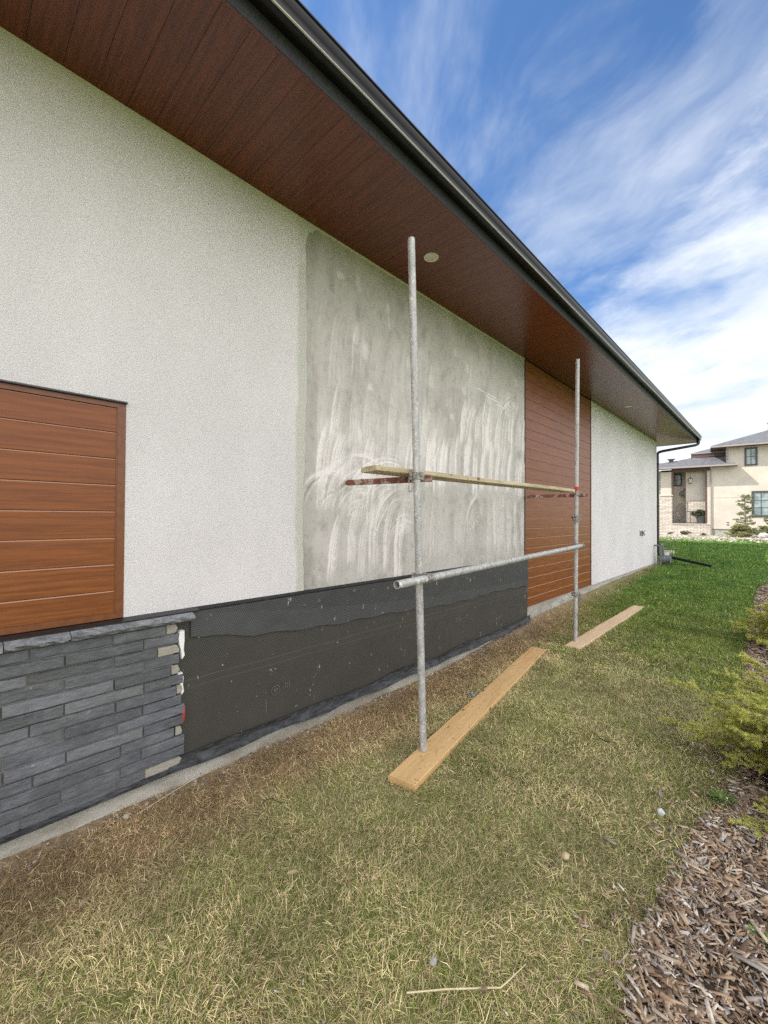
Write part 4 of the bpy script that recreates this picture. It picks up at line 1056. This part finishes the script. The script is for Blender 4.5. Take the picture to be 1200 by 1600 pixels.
# ------------------------------------------------------------------ far house
O = Vector((41.321, 1.391, .28)); U = Vector((.0944303, -.9955315, 0)); Nn = Vector((-.9955315, -.0944303, 0))
def f_fst(n, oc, bs):
    g = n.noise(oc, 1.2, 4, .6); return n.mix(n.rng(g, .3, .7), (.56, .50, .415), (.64, .58, .485))
M_fst = mat('cream_stucco', f_fst, .9)
def f_fstone(n, oc, bs):
    x, y, z = n.sep(oc); u = n.m('SUBTRACT', n.m('MULTIPLY', x, .1), y)
    br = n.n('ShaderNodeTexBrick'); n.put(br.inputs['Vector'], n.comb(u, z, 0)); br.inputs['Scale'].default_value = 1
    br.inputs['Brick Width'].default_value = .42; br.inputs['Row Height'].default_value = .12; br.inputs['Mortar Size'].default_value = .012
    br.inputs['Color1'].default_value = (.72, .66, .57, 1); br.inputs['Color2'].default_value = (.52, .45, .37, 1); br.inputs['Mortar'].default_value = (.22, .19, .16, 1)
    g = n.noise(oc, 7, 5, .7); c = n.mix(n.rng(g, .52, .7, 0, .55), br.outputs[0], (.34, .27, .20)); bump(n, bs, g, .6, .03); return c
M_fstone = mat('pale_split_stone', f_fstone, .9)
M_fframe = mat('dark_window_frame', f_metal((.045, .05, .052), (.065, .07, .072)), .5)
M_fbrown = mat('brown_fascia', f_metal((.10, .055, .042), (.14, .08, .06)), .5)
M_fgut = mat('taupe_gutter', f_metal((.30, .27, .25), (.36, .33, .31)), .5)
def f_glass(n, oc, bs): return n.mix(n.rng(n.noise(oc, 1.5, 3, .6), .4, .6), (.16, .22, .21), (.33, .40, .39))
M_glass = mat('window_glass', f_glass, .08)
F2 = thing('far_house', 'two-storey cream stucco house with grey shingle roofs and pale stone porch across the lawn', 'house', tuple(O))
def fb(m, u0, u1, n0, n1, z0, z1):
    """box in house coordinates: u along the facade to the right, n towards the camera"""
    vs = [O*1+U*u+Nn*n+Vector((0, 0, z-O.z)) for u in (u0, u1) for n in (n0, n1) for z in (z0, z1)]
    return m.add(vs, [(0, 1, 3, 2), (4, 6, 7, 5), (0, 4, 5, 1), (2, 3, 7, 6), (0, 2, 6, 4), (1, 5, 7, 3)])
def fp(u, n, z): return O+U*u+Nn*n+Vector((0, 0, z-O.z))
m_ = MB(); fb(m_, .04, 9, -9, 0, .80, 5.75); fb(m_, .98, 9, -9, -.002, 5.74, 7.08); fb(m_, -1.1, .985, -8, -1.9, 5.6, 6.75)
obj('wall', m_, M_fst, F2)
m_ = MB(); fb(m_, .06, 9, -9, -.04, .0, .80); obj('foundation', m_, M_conc, F2)
m_ = MB()      # stucco upper piece of the porch pier, ceiling band and inner walls
fb(m_, -3.25, -2.50, -.75, .0, 3.47, 5.40)
fb(m_, -1.57, .04, -6, -.62, 3.12, 5.60)      # projecting inner wall
fb(m_, -9, -1.57, -6, -1.6, .28, 5.60)
fb(m_, -9, -3.25, -6, -.9, .28, 5.60)
obj('porch_wall', m_, M_fst, F2)
m_ = MB(); fb(m_, -3.27, -2.46, -.77, .03, .2, 3.47); fb(m_, -2.46, .03, -.35, .02, .2, 1.12); fb(m_, -1.57, .04, -6, -.58, .28, 3.12)
fb(m_, -4.6, -3.27, -.9, -.3, .2, 3.3)
obj('stone_veneer', m_, M_fstone, F2)
for q_ in ((-3.33, -2.40, -.83, .08, 3.44, 3.52), (-2.44, .06, -.40, .06, 1.12, 1.18)): m_ = MB(); fb(m_, *q_); obj('stone_cap', m_, M_fst, F2)
m_ = MB(); fb(m_, -2.50, .02, -.5, .02, 5.36, 5.62); fb(m_, -2.50, -2.36, -.4, .03, 3.52, 5.36); fb(m_, -.32, -.19, -.3, .0, 1.18, 5.36); fb(m_, -.19, .03, -.5, -.3, 1.18, 5.36)
obj('porch_beam', m_, M_fbrown, F2)
m_ = MB(); fb(m_, -.19, .035, -.28, -.01, 1.18, 5.36); obj('wall', m_, M_fst, F2)
m_ = MB(); fb(m_, -3.27, .1, -3.2, -.5, 5.50, 5.60); obj('porch_ceiling', m_, M_fbrown, F2)
# arched doorway inside the porch
m_ = MB(); arc = [(-2.25, .3)]+[(-2.25+.0+1.05*(1-math.cos(R(a)))*.5*2*.62, 2.3+.75*math.sin(R(a))) for a in range(0, 181, 15)]; arc = [(-2.30, .3), (-2.30, 2.5), (-2.1, 2.85), (-1.85, 2.85), (-1.62, 2.5), (-1.60, 2.1), (-1.60, .3)]
vs = [fp(u, -1.56, z) for u, z in arc]+[fp(u, -1.61, z) for u, z in arc]; n_ = len(arc)
m_.add(vs, [tuple(range(n_)), tuple(range(n_, 2*n_))]+[(i, n_+i, n_+(i+1) % n_, (i+1) % n_) for i in range(n_)])
M_fdoor = mat('pale_door', f_metal((.40, .34, .28), (.46, .40, .33)), .6); obj('door', m_, M_fdoor, F2)
def window(u0, u1, z0, z1, n, nu, nz, parent=F2, t=.11):
    m = MB(); fb(m, u0, u0+t, n-.05, n+.05, z0, z1); fb(m, u1-t, u1, n-.05, n+.05, z0, z1); fb(m, u0+t, u1-t, n-.05, n+.05, z0, z0+t); fb(m, u0+t, u1-t, n-.05, n+.05, z1-t, z1)
    for i in range(1, nu): u = u0+t+(u1-u0-2*t)*i/nu; fb(m, u-.018, u+.018, n-.02, n+.03, z0+t, z1-t)
    for i in range(1, nz): z = z0+t+(z1-z0-2*t)*i/nz; fb(m, u0+t, u1-t, n-.02, n+.028, z-.018, z+.018)
    w = obj('window', m, M_fframe, parent); g = MB(); fb(g, u0+t, u1-t, n-.04, n+.008, z0+t, z1-t); obj('pane', g, M_glass, w); return w
window(2.05, 2.78, 5.57, 6.92, .0, 2, 2); window(2.43, 4.3, 1.73, 3.66, .0, 4, 3, t=.13); window(-2.55, -1.86, 4.32, 5.35, -1.56, 2, 2)
# roofs
m_ = MB()
zE = 7.05
m_.add([fp(.02, .75, zE), fp(9.6, .75, zE), fp(9.6, -9.6, zE), fp(.02, -9.6, zE), fp(5.3, -4.4, 9.1), fp(4.9, -4.4, 9.1),
        fp(.02, .75, zE+.12), fp(9.6, .75, zE+.12), fp(9.6, -9.6, zE+.12), fp(.02, -9.6, zE+.12)],
       [(6, 7, 4, 5), (7, 8, 4), (8, 9, 5, 4), (9, 6, 5), (6, 9, 3, 0), (0, 1, 7, 6), (1, 2, 8, 7)])
m_.add([fp(-1.25, -1.45, 7.0), fp(1, -1.45, 7.0), fp(1, -8, 7.0), fp(-1.25, -8, 7.0), fp(1.5, -4.5, 8.0), fp(1.4, -4.5, 8.0)], [(0, 1, 4, 5), (2, 3, 5, 4), (3, 0, 5), (1, 2, 4)])
m_.add([fp(-4.9, .72, 5.72), fp(1.62, .72, 5.72), fp(.96, .02, 5.95), fp(.30, -1.5, 6.56), fp(-1.24, -1.5, 6.62), fp(-2.45, -1.5, 6.42), fp(-4.9, -1.5, 6.15)], [(0, 1, 2, 3, 4, 5, 6)])
m_.add([fp(1.62, .72, 5.72), fp(1.62, .0, 5.72), fp(.96, .02, 5.95)], [(0, 1, 2)])
m_.add([fp(.96, .02, 5.95), fp(.96, -1.9, 5.95), fp(.30, -1.5, 6.56)], [(0, 1, 2)])
roof2 = obj('roof', m_, M_shingle, F2)
m_ = MB(); fb(m_, .02, 9.6, .70, .78, zE-.02, zE+.10); fb(m_, -4.9, 1.66, .68, .76, 5.60, 5.72); fb(m_, 1.58, 1.66, -.0, .68, 5.60, 5.72); fb(m_, -1.3, .99, -1.45, -1.39, 6.90, 7.0); obj('gutter', m_, M_fgut, F2)
m_ = MB(); fb(m_, -4.9, 1.6, 0.0, .68, 5.60, 5.64); fb(m_, .06, 9.6, 0, .70, zE-.02, zE); fb(m_, .02, .06, -4, .70, zE-.04, zE); fb(m_, .06, .98, -4, .002, zE-.02, zE+.003); fb(m_, -1.25, .985, -5.0, -1.46, 6.62, 6.90); obj('soffit', m_, M_fbrown, F2)
m_ = MB(); fb(m_, 3.62, 4.1, -3.2, -2.6, 7.9, 9.1); fb(m_, 3.58, 4.14, -3.24, -2.56, 9.1, 9.16); obj('chimney', m_, M_fframe, roof2)
m_ = MB(); fb(m_, -2.75, -2.45, -1.6, -1.3, 6.2, 6.55); fb(m_, -2.85, -2.35, -1.7, -1.2, 6.55, 6.62); obj('roof_vent', m_, M_fframe, roof2)
m_ = MB(); m_.path([fp(.05, .70, 5.62), fp(.05, .35, 5.4), fp(.05, .06, 5.3), fp(.05, .06, .5), fp(.08, .25, .35)], .04, 8); m_.path([fp(1.06, .66, 7.03), fp(1.06, .1, 6.85), fp(1.06, .08, 6.05)], .04, 8); obj('downspout', m_, M_fgut, F2)
m_ = MB(); fb(m_, .04, 9, 0, .008, 3.19, 3.21); fb(m_, .06, 9, -.03, .012, .78, .81); obj('trim_line', m_, M_fgut, F2)
# porch railing
m_ = MB(); fb(m_, -2.42, -.02, -.12, -.08, 2.12, 2.17); fb(m_, -2.42, -.02, -.12, -.08, 1.24, 1.28)
for u in (-2.42, -1.66, -1.27, -.50, -.06): fb(m_, u, u+.05, -.12, -.08, 1.18, 2.15)
for i in range(25): fb(m_, -2.38+i*.095, -2.37+i*.095, -.105, -.095, 1.28, 2.12)
obj('railing', m_, M_fframe, F2)
m_ = MB(); m_.tube(fp(-1.26, -.3, 5.4), fp(-1.26, -.3, 4.88), .012, 6); m_.prism([(-1, -1)]*0 or [(0, 0), (.01, 0), (.01, .01)], 0, .01) if False else None
lc = fp(-1.26, -.3, 4.62)
m_.tube(lc+Vector((0, 0, .2)), lc+Vector((0, 0, .28)), .16, 4, .04); m_.tube(lc-Vector((0, 0, .22)), lc-Vector((0, 0, .18)), .10, 4)
for a in range(4):
    d_ = Vector((math.cos(a*math.pi/2), math.sin(a*math.pi/2), 0)); m_.tube(lc+d_*.10-Vector((0, 0, .2)), lc+d_*.14+Vector((0, 0, .2)), .014, 5)
lan = obj('porch_lantern', m_, M_fframe, F2); m_ = MB(); m_.tube(lc-Vector((0, 0, .17)), lc+Vector((0, 0, .18)), .08, 6, .11); obj('lantern_glass', m_, M_beige, lan)
m_ = MB(); m_.add([fp(-2.05, -1.5, 3.75), fp(-1.58, -.55, 3.75), fp(-1.58, -1.5, 4.15), fp(-2.05, -1.5, 3.55), fp(-1.58, -.55, 3.52), fp(-1.58, -1.5, 3.52)], [(0, 1, 2), (0, 3, 4, 1), (3, 5, 4), (0, 2, 5, 3)]); obj('door_canopy', m_, M_fgut, F2)
for z in (1.28, 1.10): m_ = MB(); fb(m_, .98, 1.12, 0, .03, z, z+.05); obj('wall_vent', m_, M_fframe, F2)

# plant boxes and plants near the far house
def bush(name, c, r_, h, label, n_=500, cols=((.03, .05, .012), (.10, .13, .03)), seed=1, stem=True):
    r = random.Random(seed); m = MB(); C0 = Vector(c)
    T = thing(name, label, 'plant', c)
    lobes = [(Vector((r.uniform(-.5, .5)*r_, r.uniform(-.5, .5)*r_, h*r.uniform(.3, .8))), r.uniform(.35, .6)) for _ in range(6)]
    for i in range(n_):
        lb, s_ = r.choice(lobes); d_ = Vector((r.gauss(0, 1), r.gauss(0, 1), r.gauss(0, 1))).normalized()*s_*r.uniform(.6, 1)
        p = C0+lb+Vector((d_.x*r_, d_.y*r_, d_.z*h*.5)); p.z = max(p.z, C0.z+.02); q = r.random(); m.cur = tuple(cols[0][a]*(1-q)+cols[1][a]*q for a in range(3))
        a = Vector((r.gauss(0, 1), r.gauss(0, 1), r.gauss(0, 1))).normalized(); e_ = a.cross(Vector((r.random(), r.random(), r.random()))).normalized(); l = r_*r.uniform(.08, .18)
        m.add([p-e_*l*.4, p+a*l, p+e_*l*.4, p-a*l], [(0, 1, 2, 3)])
    obj('foliage', m, M_needle, T, fix=False, colors=True)
    if stem:
        m = MB()
        for k in range(5): m.path([C0, C0+lobes[k][0]*.9], [.02*r_, .008*r_], 5)
        obj('stem', m, M_twig, T)
    return T
P = bush('potted_bush', tuple(fp(-.75, -.30, 1.65)), .62, .65, 'dark green bush in a dark planter on the far porch', 700, seed=3)
m_ = MB(); pc = fp(-.55, -.30, 1.19); m_.tube(pc, pc+Vector((0, 0, .6)), .28, 14, .36); obj('planter', m_, M_fframe, P, smooth=True)
for i, (uu, lab) in enumerate([(-2.55, 'small dark bush at the foot of the far stone pier, leftmost of three'), (-1.5, 'largest low dark bush, in the middle under the far porch railing'), (-.4, 'low dark bush under the far porch near the downspout')]):
    bush('low_bush', tuple(fp(uu, 1.2, .28)), (.28, .5, .3)[i], (.25, .36, .22)[i], lab, 260, ((.05, .06, .015), (.14, .15, .05)), 10+i)
evergreen('spruce_tree', tuple(fp(1.95, 2.2, .25)), 3.15, .92, 32, 'young sparse spruce standing in the gravel before the far cream wall', nl=(.06, .012), dens=48, seed=21, twl=.42, col=((.09, .12, .045), (.28, .30, .13)))
evergreen('spruce_tree', tuple(fp(3.25, 3.2, .25)), 1.5, 1.15, 26, 'wide low spruce at the right edge beside the young spruce', nl=(.07, .016), dens=50, seed=23, twl=.42, col=((.08, .10, .03), (.26, .27, .10)))
evergreen('low_spruce', tuple(fp(1.7, 3.0, .25)), .9, 1.0, 22, 'low sprawling juniper at the foot of the young spruce', nl=(.07, .016), dens=50, seed=25, twl=.42, col=((.12, .13, .04), (.34, .34, .12)))
rk = MB(); rk.sphere(fp(2.75, 4.6, .45), .26, 10, 7, (1, 1.1, .8)); rr_ = random.Random(2); rk.v = [tuple(q+rr_.uniform(-.035, .035) for q in v) for v in rk.v]
tag(obj('boulder', rk, M_greyr), 'pale boulder in the gravel right of the young spruce', 'rock')

for o in list(bpy.data.objects):
    k = o.name.split('.')[0]
    g = {'ground_board': 'boards under the scaffold poles', 'spruce_shrub': 'spruce shrubs along the mulch bed', 'low_bush': 'low bushes at the foot of the far porch', 'dead_leaf': 'dead leaves on the lawn', 'spruce_tree': 'spruces before the far house', 'weed': 'green weeds at the mulch edge'}.get(k)
    if g and o.parent is None and o.get('label'): o['group'] = g
